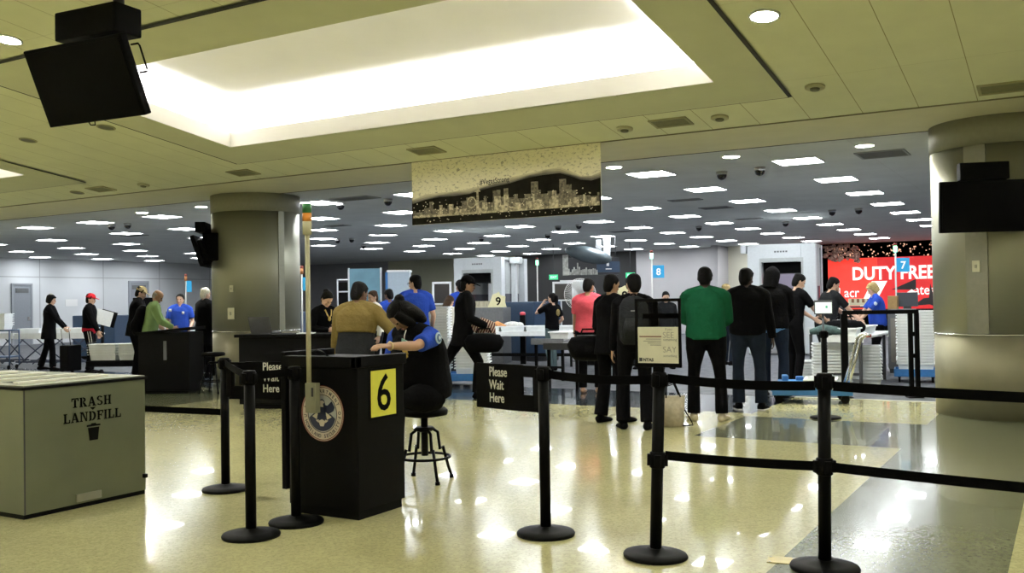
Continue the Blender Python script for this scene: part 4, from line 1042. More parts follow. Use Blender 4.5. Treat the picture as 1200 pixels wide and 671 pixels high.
person((-5.36, 25.88), 100, 'person in black far back beside the right body scanner, before the red shop sign', b, 'black', 'black', sk='light', hair=('fringe', 'grey'))
b = Body(1.64, 1.05, head=(8, 0, 0)); person((-7.75, 18.0), 215, 'person facing the hall far behind the notice board, face above its left edge', b, 'white', 'charcoal', sk='light', hair=('short', 'brown'))
b = Body(1.57, 1.0, head=(20, 0, 0)); person((-7.1, 18.2), 180, 'person with dark hair far behind the notice board, just left of the green shoulder', b, 'charcoal', 'black', sk='light', hair=('short', 'black'))
b = Body(1.72, 1.0); person((-6.26, 19.55), 60, 'person with blond hair far back between the green top and the black hooded jacket', b, 'navy', 'jeans', sk='light', hair=('short', 'blond'))
# --- middle
b = Body(1.76, 1.12, lean=4, head=(14, 14, 0), feet=((-.10, .0, 0, 10), (.13, .06, 0, -14)), hands=((-.27, .17, .86), (.22, .28, 1.02)))
p_pink = person((-6.37, 13.1), 22, 'person in a pink t-shirt with a wristband, back turned and barefoot by the rollers', b, 'pink', 'black', sleeve='short', sk='tan', shoes='black', hair=('short', 'black'))
S_, E_, H_ = b.arms[0]; d_ = (H_-E_).normalized()
mb = MB(); mb.loft([H_-d_*.03, H_-d_*.015], [.031, .031], V(1, 0, 0), 14); add(p_pink, 'wristband', finish(raw(mb), b.k), CL['black'])
for ch in [c for c in p_pink.children if c.name.startswith('shoe')]: bpy.data.objects.remove(ch)
b = Body(1.58, .92, lean=-1, head=(6, -12, 0), feet=((-.08, -.03, 0, 8), (.09, .05, 0, -12)), hands=((-.115, .20, 1.50), (.20, .16, .98)), poles=((-.6, .5, -.8), (.6, -.6, -.3)), palms=((.5, -.9, 0), None))
p_phone = person((-9.06, 16.97), -35, 'person in a black printed t-shirt and grey-green jeans holding a hand to the face', b, 'black', 'jeansgrey', sleeve='short', sk='light', hair=('pony', 'black'), cuff=.048)
mb = MB(); mb.sph(b.spine[5] + b.Rt @ V(.06, -.137, .02), (.055, .01, .075), 14); add(p_phone, 'shirt_print', finish(raw(mb), b.k), mat('gold_print', (.20, .15, .05), .8, noise=.5, nscale=40))
b = Body(1.86, 1.03, lean=6, twist=0, head=(8, 0, 0), hip=.925, feet=((-.08, -.52, .05, 4, -24), (.09, .18, 0, -4)), hands=((-.22, .22, .95), (.24, .30, 1.0)), poles=((-.5, -.8, -.3), (.5, -.8, -.3)))
p_walk = person((-7.74, 11.71), 82, 'person in black walking right with a long stride, dark cap and bags over the arm', b, 'black', 'black', sk='tan', jacket_len=.15, cap='black', cuff=.066, loose=.026)
b = Body(1.66, 1.18, belly=.01, lean=10, twist=-4, head=(16, 16, 0), hands=((-.32, .14, .84), (.33, .34, 1.12)), poles=((-.8, -.5, -.3), (.8, -.4, -.5)))
p_tan = person((-6.26, 7.48), 22, 'person in a tan jacket over black, back turned, standing beyond the black lectern', b, 'tan', 'black', sk='brown', hair=('short', 'black'), hem=2, loose=.03, cuff=.07)
mb = MB(); b.torso(mb, .026, 0, 6); add(p_tan, 'dark_undershirt', finish(remesh(mb, .012, 3), b.k), CL['charcoal'])
b = Body(1.63, 1.0, lean=8, head=(34, 0, 0), hands=((-.06, .25, 1.14), (.07, .25, 1.12)), poles=((-.9, -.3, -.4), (.9, -.3, -.4)))
p_neck = person((-9.53, 10.66), 132, 'person with a hair bun and gold necklace looking down, right of the left column', b, 'black', 'black', sk='light', hair=('bun', 'black'))
mb = MB(); c_ = b.spine[7]
mb.tube([c_ + b.Rt @ V(-.06, .09, .03), c_ + b.Rt @ V(-.035, .128, -.05), c_ + b.Rt @ V(0, .142, -.10), c_ + b.Rt @ V(.035, .128, -.05), c_ + b.Rt @ V(.06, .09, .03)], .012, 8); mb.sph(c_ + b.Rt @ V(0, .146, -.11), (.03, .012, .035), 12)
add(p_neck, 'necklace', finish(raw(mb), b.k), mat('gold_chain', (.6, .42, .12), .4, metal=.6))
b = Body(1.87, 1.1, lean=4, head=(6, -42, 0), hands=((-.2, .34, 1.0), (.28, .16, .92)))
p_boff = person((-8.94, 12.17), -18, 'tall officer in royal blue with glasses, standing behind the seated officer', b, 'royal', 'black', sleeve='short', sk='light', hair=('short', 'black'), glasses=True, loose=.022)
b = Body(1.70, 1.05, lean=8, head=(16, -20, 0), hands=((-.2, .36, 1.0), (.2, .36, 1.0))); person((-11.13, 14.36), -25, 'officer in a royal blue shirt bending far behind the tan jacket', b, 'royal', 'black', sleeve='short', sk='brown', hair=('short', 'black'))
b = Body(1.66, 1.1, lean=4, head=(10, 0, 0)); person((-10.9, 13.62), 235, 'person in a white shirt facing left behind the tan jacket', b, 'white', 'charcoal', sk='light', hair=('short', 'brown'))
b = Body(1.56, 1.05, lean=12, head=(20, 10, 0), hands=((-.16, .36, .98), (.18, .36, .98))); person((-9.77, 14.23), 25, 'person in a white blouse with brown hair bending over the white tray stack', b, 'white', 'charcoal', sk='light', hair=('long', 'brown'))
b = Body(1.86, 1.05, lean=2, head=(0, 0, 0)); person((-10.15, 15.29), -30, 'officer in a royal blue shirt half hidden behind the striding person in black', b, 'royal', 'black', sleeve='short', sk='light', hair=('short', 'black'))
# --- left group
b = Body(1.75, 1.05, lean=4, head=(8, 0, 0), feet=((-.09, -.22, 0, 4), (.09, .10, 0, -6)), hands=((-.10, .34, .98), (.10, .36, .96))); p_bun = person((-20.24, 13.41), 80, 'person with dark bobbed hair in a black coat, second figure from the left edge', b, 'black', 'black', sk='light', hair=('bob', 'black'), jacket_len=.2, cuff=.06)
mb = MB(); mb.sph(b.hp(0, -.03, .245), (.05, .05, .02), 12); add(p_bun, 'hair_clip', finish(raw(mb), b.k), CL['white'])
b = Body(1.74, 1.05, lean=3, head=(8, 0, 0), hands=((-.2, .12, .88), (.24, .26, .90))); p_red = person((-18.47, 13.18), 82, 'person in a red baseball cap and black hooded jacket with a red shirt hem', b, 'black', 'black', cap='red', hair=('short', 'black'), sk='light', loose=.024)
mb = MB(); b.torso(mb, .034, 0, 3); add(p_red, 'shirt_hem', finish(remesh(mb, .012, 3), b.k), CL['cherry'])
mb = MB()
for dx in (0, .05):
    mb.tube([b.hipj[1] + V(.10, .02+dx, -.02), b.hipj[1].lerp(b.legs[1][1], .5) + V(.088, .02+dx, 0), b.legs[1][1] + V(.072, .015+dx*.6, 0)], .008, 6)
add(p_red, 'trouser_stripes', finish(raw(mb), b.k), CL['white'])
b = Body(1.85, 1.08, lean=9, head=(16, 0, 0), hands=((-.1, .4, 1.0), (.16, .42, 1.0))); person((-16.15, 12.55), 75, 'person in a khaki baseball cap and black jacket leaning to the right', b, 'black', 'black', cap='khaki', hair=('short', 'black'), sk='light', jacket_len=.12, loose=.026)
b = Body(1.76, 1.14, lean=12, head=(20, 10, 0), hands=((-.1, .42, 1.0), (.2, .42, 1.02))); p_bald = person((-15.07, 12.03), 70, 'balding person in a sage green shirt with a black bag on the back', b, 'sage', 'black', hair=('fringe', 'grey'), sk='tan', loose=.026)
b = Body(1.69, 1.05, lean=0, head=(4, 10, 0), hands=((-.22, .22, .98), (.24, .22, .98))); p_as = person((-16.19, 13.71), 168, 'officer in royal blue with black hair facing the hall between two passengers', b, 'royal', 'black', sleeve='short', hair=('bowl', 'black'), sk='light', loose=.022)
mb = MB(); mb.bx(-.10, -.05, .132, .142, 1.30, 1.36); mb.bx(.17, .23, .02, .08, 1.36, 1.42); add(p_as, 'badge', finish(raw(mb), b.k), CL['white'])
b = Body(1.79, 1.1, lean=3, head=(8, 0, 0), hands=((-.24, .16, .92), (.26, .12, .9))); person((-14.98, 13.27), 40, 'person with white hair in a long black coat, half behind the left column', b, 'black', 'black', hair=('short', 'white'), sk='light', jacket_len=.3, loose=.026)
# --- the seated officer at the lectern
OFF = (-4.49, 6.21); OFACE = -128; OK_ = 1.74/1.75
_Mi = (Matrix.Translation((*OFF, 0)) @ Matrix.Rotation(R(YAW-OFACE), 4, 'Z')).inverted()
def oloc(x, y, z): q = _Mi @ V(x, y, z); return tuple(q/OK_)
b = Body(1.74, 1.38, belly=.07, hip=.715, lean=9, twist=-4, head=(50, 14, 0), hunch=.05, feet=((-.15, .36, .20, 10), (.15, .36, .20, -10)),
         hands=(oloc(-4.30, 5.52, 1.11), (.10, .34, .92)), poles=((-.75, -.45, -.55), (.6, -.5, -.6)), palms=((.25, .1, -1), (0, 0, -1)), kneep=((-.25, 1, .5), (.25, 1, .5)), curl=.55)
p_off = person((*OFF, 0), OFACE, 'seated officer at the black lectern, head bowed, black vest over royal blue short sleeves', b, 'royal', 'black', sleeve='short', vest='black', sk='tan', hair=('bun', 'black'), loose=.022, vox=.0075)
k = b.k
mb = MB()                                            # hair falling over the neck and cheeks
mb.loft([b.hp(0, -.01, .19), b.hp(0, -.04, .12), b.hp(0, -.055, .04), b.hp(0, -.06, -.02), b.hp(0, -.055, -.07)], [(.088, .09), (.097, .085), (.10, .07), (.095, .055), (.07, .03)], b.Rh @ V(1, 0, 0), 20)
for sx in (-1, 1): mb.loft([b.hp(sx*.075, .03, .19), b.hp(sx*.085, .035, .12), b.hp(sx*.082, .03, .05), b.hp(sx*.07, .02, -.01)], [.034, .040, .036, .016], V(0, 0, 1), 10)
add(p_off, 'hair', finish(remesh(mb, .010, 3), k), hairm('black'))
S_, E_, H_ = b.arms[0]; d_ = (H_-E_).normalized()
mb = MB(); n_ = 24; x_ = d_.orthogonal().normalized(); y_ = d_.cross(x_); c_ = H_-d_*.012
mb.tube([c_ + x_*.030*math.cos(2*math.pi*q/n_) + y_*.028*math.sin(2*math.pi*q/n_) for q in range(n_+1)], .0065, 8)
add(p_off, 'bracelet', finish(raw(mb), k), mat('gold_band', (.62, .50, .26), .35, metal=.5), 'cream and gold bracelet')
out = b.Rt @ V(-1, .12, 0); out = (out - (E_-S_).normalized()*out.dot((E_-S_).normalized())).normalized(); c_ = S_.lerp(E_, .20) + out*.079
z_ = -(E_-S_).normalized(); xx = z_.cross(out).normalized()
MP = Matrix(((xx.x, z_.x, out.x, c_.x), (xx.y, z_.y, out.y, c_.y), (xx.z, z_.z, out.z, c_.z), (0, 0, 0, 1)))
def patch(name, r0, h, m, off=0, label=None):
    mb = MB(); mb.sph((0, 0, 0), (r0, r0*1.06, h), 24, M=Matrix()); 
    for v in mb.bm.verts: v.co = MP @ (v.co + V(0, 0, off))
    return add(p_off, name, finish(raw(mb), k), m, label)
patch('shoulder_patch', .046, .010, mat('patch_pale', (.33, .45, .52), .7), 0, 'pale round shoulder patch')
patch('patch_field', .036, .010, mat('patch_navy', (.06, .11, .2), .7), .003)
patch('patch_bird', .018, .008, mat('patch_white', (.5, .56, .6), .7), .008)
def chest(x, y, z): return b.spine[6] + b.Rt @ V(x, y, z)
mb = MB(); mb.sph(chest(-.105, .192, -.045), (.030, .012, .036), 14)
for q in range(8):
    a = 2*math.pi*q/8; mb.sph(chest(-.105+.026*math.cos(a), .194, -.045+.030*math.sin(a)), .010, 8)
add(p_off, 'badge', finish(raw(mb), k), mat('gold_badge', (.66, .47, .13), .4, metal=.6, noise=.3, nscale=60), 'gold star badge')
mb = MB(); mb.M = T(chest(-.10, .182, .035)) @ b.Rt.to_4x4() @ Matrix.Rotation(R(-18), 4, 'Y'); mb.bx(-.038, .038, -.004, .004, -.03, .03, .003); add(p_off, 'identity_card', finish(raw(mb), k), mat('card_green', (.22, .42, .34), .4, noise=.5, nscale=25), 'pale green identity card')
mb = MB(); mb.tube([chest(-.10, .182, .06), chest(-.085, .165, .09), chest(-.07, .13, .13)], .005, 6); add(p_off, 'lanyard', finish(raw(mb), k), CL['white'])
mb = MB()
for q in (0, .022): mb.tube([b.spine[7] + b.Rt @ V(-.115-q, .045, .045), b.spine[7] + b.Rt @ V(-.118-q, -.0, .062), b.spine[7] + b.Rt @ V(-.115-q, -.05, .05)], .005, 6)
add(p_off, 'shoulder_stripes', finish(raw(mb), k), CL['white'])
stool((OFF[0]-.0, OFF[1], 0), R(15), 'black metal stool with a foot ring under the seated officer', h=.58)
# ================================================================ CHECKPOINT EQUIPMENT
BINW = mat('tray_white', (.82, .85, .86), .45, noise=.05, nscale=8)
BINE = mat('tray_grey', (.42, .44, .45), .5, noise=.05)
def bin_mesh():
    m = MB(); a, c, h = .28, .20, .13; ta, tc = .25, .17; t = .008
    def ring(x, y, z): return [m.bm.verts.new(p) for p in ((-x, -y, z), (x, -y, z), (x, y, z), (-x, y, z))]
    R_ = [ring(ta, tc, 0), ring(a-.01, c-.01, h-.02), ring(a+.012, c+.012, h-.02), ring(a+.012, c+.012, h), ring(a-.012, c-.012, h), ring(ta-.006, tc-.006, t)]
    for p, q in zip(R_, R_[1:]):
        for k in range(4): m.bm.faces.new((p[k], p[(k+1) % 4], q[(k+1) % 4], q[k]))
    m.bm.faces.new(R_[0][::-1]); m.bm.faces.new(R_[-1])
    return m
bin_first = None
def tray(x, y, z, rz, lab, group=None):
    global bin_first
    if bin_first is None:
        bin_first = bin_mesh().build('screening_tray', BINW); tag(bin_first, lab, 'tray', group); o = bin_first
        o.location = (x, y, z); o.rotation_euler = (0, 0, rz)
    else:
        o = dup(bin_first, (x, y, z), rz, lab, group or 'loose trays')
    return o
def tray_stack(x, y, z, rz, n, where, step=.047):
    rg = random.Random(int(x*100))
    for k in range(n):
        tray(x+rg.uniform(-.006, .006), y+rg.uniform(-.006, .006), z+k*step, rz+R(rg.uniform(-1.2, 1.2)), 'white tray, %s %s' % ('lowest' if k == 0 else 'topmost' if k == n-1 else 'number %d from bottom' % (k+1), where), 'trays ' + where)
def dolly(x, y, rz, w_, d_, lab, h=.20):
    t = empty('tray_dolly', (x, y, 0), rz, lab, 'dolly', 'blue tray dollies')
    m = MB(); m.bx(-w_/2, w_/2, -d_/2, d_/2, .11, h-.02, .01); m.bx(-w_/2, w_/2, -d_/2-.012, -d_/2+.012, .10, h+.02, .005); m.bx(-w_/2, w_/2, d_/2-.012, d_/2+.012, .10, h+.02, .005)
    m.bx(-w_/2-.01, -w_/2+.012, -d_/2, d_/2, .10, h+.02, .005); m.bx(w_/2-.012, w_/2+.01, -d_/2, d_/2, .10, h+.02, .005)
    m.build('platform', BLUEP, t)
    for sx in (-1, 1):
        for sy in (-1, 1):
            c = MB(); c.cyl((sx*(w_/2-.07)-.015, sy*(d_/2-.07), .045), (sx*(w_/2-.07)+.015, sy*(d_/2-.07), .045), .045, n=18); c.bx(sx*(w_/2-.07)-.025, sx*(w_/2-.07)+.025, sy*(d_/2-.07)-.03, sy*(d_/2-.07)+.03, .085, .112)
            c.build('caster', BLK, t)
    return t
# right: tall stack on its dolly by the column
dolly(-2.22, 16.75, R(8), .64, .52, 'blue dolly under the tall white tray stack beside the right column')
tray_stack(-2.22, 16.75, .185, R(8), 19, 'in the tall stack beside the right column')
# right: the long blue cart
ct = empty('platform_cart', (-3.06, 13.10, 0), R(17), 'long blue platform cart with a chrome push handle and red grips', 'cart')
m = MB(); m.bx(-.50, .50, -.26, .26, .13, .19, .012); m.bx(-.51, .51, -.275, -.255, .11, .22, .006); m.bx(-.51, .51, .255, .275, .11, .22, .006); m.build('platform', BLUEP, ct)
for sx in (-1, 1):
    for sy in (-1, 1):
        c = MB(); c.cyl((sx*.42, sy*.2-.02, .055), (sx*.42, sy*.2+.02, .055), .055, n=18); c.bx(sx*.42-.03, sx*.42+.03, sy*.2-.03, sy*.2+.03, .10, .135); c.build('caster', BLK, ct)
for sy in (-.2, .2):
    m = MB(); m.tube([(.44, sy, .18), (.56, sy, .58), (.63, sy, .84), (.66, sy, .885), (.71, sy, .90), (.75, sy, .895)], .022, 12); m.build('push_handle', CHROME, ct)
    m = MB(); m.tube([(.68, sy, .893), (.76, sy, .895)], .021, 12); m.build('grip', mat('grip_red', (.5, .06, .05), .5), ct)
m = MB(); m.tube([(.575, -.2, .62), (.575, .2, .62)], .012, 10); m.build('cross_bar', CHROME, ct)
m = MB(); m.box((-.25, .02, .24), (.34, .30, .10), .02); m.box((-.33, .02, .32), (.08, .24, .08), .02); m.box((-.14, .0, .31), (.10, .10, .07), .02)
o = m.build('plastic_crate', BLUEP, None); tag(o, 'blue plastic crate lying on the left end of the long blue cart', 'crate'); o.location = ct.location; o.rotation_euler = ct.rotation_euler
tray(-2.93, 13.12, .192, R(100), 'lone white tray lying on the middle of the long blue cart')
# stacks behind the cart
tray_stack(-3.20, 15.1, .005, R(15), 13, 'in the floor stack behind the blue cart')
tray_stack(-2.88, 15.75, .005, R(12), 11, 'in the floor stack behind the chrome handle', .05)
tray_stack(-3.72, 16.0, .005, R(15), 6, 'in the low floor stack under the tray table')
def table(x, y, rz, w_, d_, h, lab, top, leg, cat='table', name='tray_table', group=None, lip=.0):
    t = empty(name, (x, y, 0), rz, lab, cat, group)
    m = MB(); m.bx(-w_/2, w_/2, -d_/2, d_/2, h-.035, h, .008)
    if lip: m.bx(-w_/2, w_/2, -d_/2-.02, -d_/2, h-.08, h+lip, .004); m.bx(-w_/2, w_/2, d_/2, d_/2+.02, h-.08, h+lip, .004)
    m.build('tabletop', top, t)
    for sx in (-1, 1):
        for sy in (-1, 1):
            m = MB(); m.bx(sx*(w_/2-.06)-.022, sx*(w_/2-.06)+.022, sy*(d_/2-.06)-.022, sy*(d_/2-.06)+.022, 0, h-.035); m.build('leg', leg, t)
    m = MB(); m.bx(-w_/2+.06, w_/2-.06, d_/2-.07, d_/2-.05, .22, .26); m.bx(-w_/2+.06, w_/2-.06, -d_/2+.05, -d_/2+.07, .22, .26)
    m.build('rail', leg, t)
    return t
table(-2.99, 15.95, R(0), .62, 2.2, .80, 'white tray table right of the queue where two passengers lean', WHITE, DGREY, lip=.02)
for k, (dy, lab) in enumerate(((-.72, 'white tray at the near end of the tray table by the queue'), (-.2, 'middle white tray on the tray table by the queue'), (.4, 'white tray at the far end of the tray table by the queue'))): tray(-2.99, 15.95+dy, .805, R(90), lab)
def bag(x, y, z, rz, r, lab, m, handle=True, cat='bag', name='duffel_bag'):
    t = empty(name, (x, y, z), rz, lab, cat)
    q = MB(); q.loft([(-r[0], 0, r[2]*.9), (-r[0]*.8, 0, r[2]), (-r[0]*.3, 0, r[2]*1.04), (r[0]*.3, 0, r[2]*1.0), (r[0]*.8, 0, r[2]*.98), (r[0], 0, r[2]*.85)], [(r[1]*.4, r[2]*.45), (r[1]*.9, r[2]*.9), (r[1], r[2]), (r[1]*.98, r[2]), (r[1]*.9, r[2]*.9), (r[1]*.35, r[2]*.4)], V(0, 1, 0), 18); q.build('bag_body', m, t)
    if handle:
        q = MB()
        q.tube([(-r[0]*.45, r[1]*.35, r[2]*1.8), (-r[0]*.3, r[1]*.2, r[2]*2.5), (r[0]*.3, r[1]*.2, r[2]*2.5), (r[0]*.45, r[1]*.35, r[2]*1.8)], .012, 8); q.build('handle', BELT, t)
        q = MB(); q.tube([(-r[0]*.6, 0, r[2]*2.02), (r[0]*.6, 0, r[2]*2.0)], .008, 6); q.build('zip', DGREY, t)
    return t
bag(-3.05, 15.35, .82, R(20), (.30, .16, .11), 'black shoulder bag lying on the tray table by the queue', CL['black'])
q = MB(); q.loft([(-.3, 0, .05), (-.1, .03, .09), (.1, -.02, .07), (.28, .02, .03)], [(.1, .04), (.15, .08), (.14, .06), (.06, .02)], V(0, 1, 0), 14); o = q.build('folded_jacket', mat('cloth_sea', (.05, .09, .085), .9, noise=.3)); tag(o, 'grey-green jacket heaped on the near end of the tray table', 'jacket'); o.location = (-3.2, 15.02, .82)
# raised barrier frame behind the cart
gt = empty('queue_barrier', (-2.31, 13.93, 0), R(25), 'black barrier frame with a high top bar behind the blue cart', 'barrier')
MB().bx(-.49, .53, -.025, .025, 1.16, 1.215, .006).build('top_bar', BLK, gt)
for x, w_ in ((-.47, .045), (.42, .028), (.505, .028)): MB().bx(x-w_, x+w_, -.028, .028, 0, 1.17, .006).build('upright', BLK, gt)
for z in (.55, .85): MB().bx(.42, .505, -.012, .012, z, z+.06).build('spacer', BLK, gt)
MB().bx(.36, .56, -.09, .09, 0, .02, .005).build('foot_plate', BLK, gt); MB().bx(-.56, -.38, -.09, .09, 0, .02, .005).build('foot_plate', BLK, gt)
# x-ray cabinet at right
xc = empty('x_ray_cabinet', (-2.72, 18.75, 0), R(0), 'tall grey screening cabinet behind the white-haired officer', 'cabinet')
MB().bx(-.18, .22, -.35, .35, .08, 1.16, .01).build('body', MGREY, xc); MB().bx(-.16, .2, -.33, .33, 0, .08).build('base', DGREY, xc); MB().bx(-.13, -.02, -.356, -.35, .2, 1.0).build('door', mat('warm_grey', (.2, .19, .16), .5), xc)
q = MB(); q.bx(-.10, .06, -.1, .1, 0, .24, .01); o = q.build('amber_box', mat('amber_box_paint', (.32, .2, .07), .6, noise=.1)); tag(o, 'small brown box on the grey screening cabinet', 'box'); o.location = (-2.80, 18.55, 1.165)
mt = empty('monitor', (-2.62, 18.72, 1.165), R(14), 'dark grey monitor on the grey screening cabinet under sign seven', 'monitor'); MB().bx(-.16, .2, -.03, .03, .04, .30, .01).build('screen', mat('monitor_slate', (.06, .07, .085), .4), mt); MB().bx(-.05, .08, -.06, .06, 0, .05).build('stand', DGREY, mt)
bag(-2.55, 18.45, .62, R(15), (.19, .12, .10), 'dark blue bag on the shelf right of the white-haired officer', DBLUE)
sh = table(-2.45, 18.35, R(10), .5, .4, .62, 'small dark shelf table right of the white-haired officer', DGREY, DGREY, name='side_table')
# work surface in front of the white-haired officer
table(-3.62, 17.55, R(0), .55, 2.2, .86, 'grey roller table the white-haired officer works at', PALEG, DGREY, name='roller_table', lip=.03)
tray(-3.55, 17.35, .865, R(80), 'white tray under the hands of the white-haired officer')
ym = empty('divider_rack', (-3.66, 19.92, 1.0), R(20), 'pale yellow divider rack behind the white-haired officer', 'rack')
m = MB(); m.bx(-.2, .2, -.1, .1, .22, .36, .005); m.build('body', mat('rack_cream', (.58, .55, .38), .6), ym)
for k in range(4): MB().bx(-.17+.1*k, -.12+.1*k, -.105, -.1, .28, .355).build('slot', mat('slot_dark', (.2, .1, .05), .6), ym)
table(-3.66, 19.92, R(20), .7, .4, 1.21, 'tall dark stand under the yellow divider rack', DGREY, DGREY, name='stand_table')
ms = empty('monitor', (-3.22, 14.68, 0), R(22), 'pale monitor on a pole above the tray table, left of the barrier frame', 'monitor'); MB().bx(-.13, .13, -.02, .02, 1.15, 1.36, .006).build('screen_back', DGREY, ms); MB().bx(-.12, .12, -.024, -.02, 1.165, 1.33).build('screen', mat('monitor_pale', (.55, .62, .6), .5, em=(.7, .82, .78), ems=.45), ms); MB().bx(.03, .06, -.025, -.023, 1.24, 1.28).build('screen_icon', mat('icon_green', (.1, .4, .25), .5), ms)
MB().cyl((0, .03, 0), (0, .03, 1.2), .018, n=12).build('pole', DGREY, ms)

# ---- lane signs on poles
def lane_pole(x, y, num, lamp, lab, zt=2.45, zs=2.02, side=1):
    t = empty('lane_sign', (x, y, 0), R(YAW-4), lab, 'lane sign', 'lane signs on poles')
    MB().cyl((0, 0, 0), (0, 0, zt-.14), .016, n=12).build('pole', mat('pole_grey', (.5, .5, .48), .5), t)
    MB()._lathe2([(.14, 0), (.14, .015), (.03, .03)], (0, 0, 0), 20, 0).build('base', DGREY, t)
    MB().cyl((0, 0, zt-.14), (0, 0, zt-.02), .035, n=16).build('lamp', lamp, t)
    MB().cyl((0, 0, zt-.02), (0, 0, zt+.04), .035, n=16).build('lamp_cap', mat('lamp_cap_red', (.2, .04, .03), .5), t)
    if num is not None:
        wd = .27 if num else .15
        m = MB(); m.bx(.02*side, wd*side, -.01, .01, zs-.14, zs+.14, .004); m.build('panel', mat('sign_cyan', (.02, .27, .52), .5, em=(.02, .3, .6), ems=.25), t)
        if num: lettering([(num, .21, .004, T((.145*side, -.012, zs-.075)) @ UP, dict(align='CENTER'))], mat('sign_white', (.75, .78, .8), .6, em=(1, 1, 1), ems=.25), t, 'number')
    return t
GLAMP = glow('lamp_green', (.2, 1, .5), 3.0); OLAMP = mat('lamp_amber_off', (.4, .16, .05), .4)
lane_pole(-3.02, 20.27, '7', GLAMP, 'blue lane sign seven on a pole with a green lamp, before the red shop sign', 2.42)
lane_pole(-7.98, 19.66, '8', GLAMP, 'blue lane sign eight on a pole with a green lamp, behind the notice board', 2.45)
lane_pole(-11.63, 21.03, None, GLAMP, 'thin pole with a green lamp right of the grey body scanner', 2.46)
lane_pole(-13.97, 15.01, '', OLAMP, 'lane sign pole with an amber lamp at the right edge of the left column', 2.2, 1.85)
lane_pole(-19.29, 16.52, '', OLAMP, 'blue lane sign on a pole above the officer between two passengers', 2.2, 1.92)
# "9" and "8" cards standing on the machines
def card(x, y, z, num, lab):
    t = empty('number_sign', (x, y, z), R(YAW), lab, 'number sign', 'yellow lane number cards')
    m = MB(); m.M = UP; m.prism([(-.22, 0), (.22, 0), (.19, .12), (.20, .25), (.08, .28), (.05, .36), (-.03, .32), (-.10, .30), (-.16, .13)], -.006, .006); m.build('card', mat('card_pale', (.70, .66, .40), .6, noise=.05), t)
    lettering([(num, .26, .006, T((.03, -.008, .05)) @ UP, dict(align='CENTER'))], ST, t, 'number'); return t
card(-11.5, 18.84, 1.283, '9', 'pale yellow number nine card standing on the grey screening machine')
card(-8.32, 18.85, 1.362, '8', 'pale yellow number eight card seen between two dark heads')

# ---- x-ray machine, lane nine
xm = empty('x_ray_machine', (-11.35, 19.9, 0), R(-16), 'dark blue x-ray machine beside the body scanner, lane nine', 'x-ray machine')
m = MB(); m.bx(-.55, .75, -.45, .45, .12, 1.40, .02); m.build('housing', DBLUE, xm)
MB().bx(-1.15, -.55, -.4, .4, .3, 1.28, .02).build('tunnel_hood', MGREY, xm); MB().bx(-1.16, -1.15, -.32, .32, .72, 1.12).build('tunnel_curtain', BLK, xm)
MB().bx(-2.0, -1.15, -.38, .38, .62, .70, .01).build('conveyor', DGREY, xm)
MB().bx(-.5, .7, -.40, .40, 0, .12).build('base', DGREY, xm)
MB().bx(-.35, -.28, -.456, -.45, 1.22, 1.32).build('label_plate', mat('label_white', (.6, .62, .62), .6), xm); MB().bx(-.42, -.22, -.456, -.45, 1.14, 1.17).build('label_strip', MATS['label_white'], xm)
eb = empty('stop_button', (-10.65, 18.55, 0), R(20), 'red stop button on a black post beside the tray table', 'button'); MB().bx(-.06, .06, -.06, .06, 0, 1.10, .01).build('post', BLK, eb); MB()._lathe2([(.06, 1.10), (.07, 1.14), (.05, 1.17), (.01, 1.18)], (0, 0, 0), 20, 0).build('knob', mat('knob_red', (.5, .04, .06), .4), eb)
cr = empty('divider_rack', (-11.85, 18.85, 1.28), R(20), 'cream comb rack below the number nine card', 'rack')
m = MB(); m.bx(-.36, .34, -.06, .06, 0, .03, .004)
for k in range(12): m.bx(-.35+.06*k, -.31+.06*k, -.05, .05, .03, .15)
m.build('comb', mat('comb_cream', (.5, .46, .34), .6), cr)
m = MB(); m.bx(-.6, .6, -.26, .26, .0, 1.28, .015); o = m.build('screening_console', MGREY); tag(o, 'grey screening console under the comb rack and number nine card', 'console'); o.location = (-11.85, 18.78, 0); o.rotation_euler = (0, 0, R(10))
table(-10.35, 18.15, R(12), 2.3, .62, .74, 'long tray table with dark legs before the dark blue x-ray machine', WHITE, BLK, lip=.02)
for k, lab in enumerate(('left', 'centre left', 'centre right', 'right')): tray(-11.15+k*.56, 17.98+k*.119, .745, R(12), 'white tray on the long table by the x-ray machine, %s' % lab)
q = MB(); q.loft([(-.22, 0, .06), (0, .03, .11), (.2, 0, .07)], [(.08, .04), (.13, .07), (.06, .03)], V(0, 1, 0), 14); o = q.build('folded_cloth', mat('cloth_orange', (.55, .25, .08), .9, noise=.25)); tag(o, 'orange cloth lying in the left tray of the long table', 'cloth'); o.location = (-11.0, 18.0, .80)
q = MB(); q.sph((0, 0, .09), (.2, .13, .08), 16); q.sph((.16, .04, .08), (.1, .1, .07), 12); o = q.build('folded_cloth', mat('cloth_chalk', (.5, .5, .48), .9, noise=.25)); tag(o, 'white and dark garment heaped behind the orange cloth', 'cloth'); o.location = (-10.75, 18.25, .80)
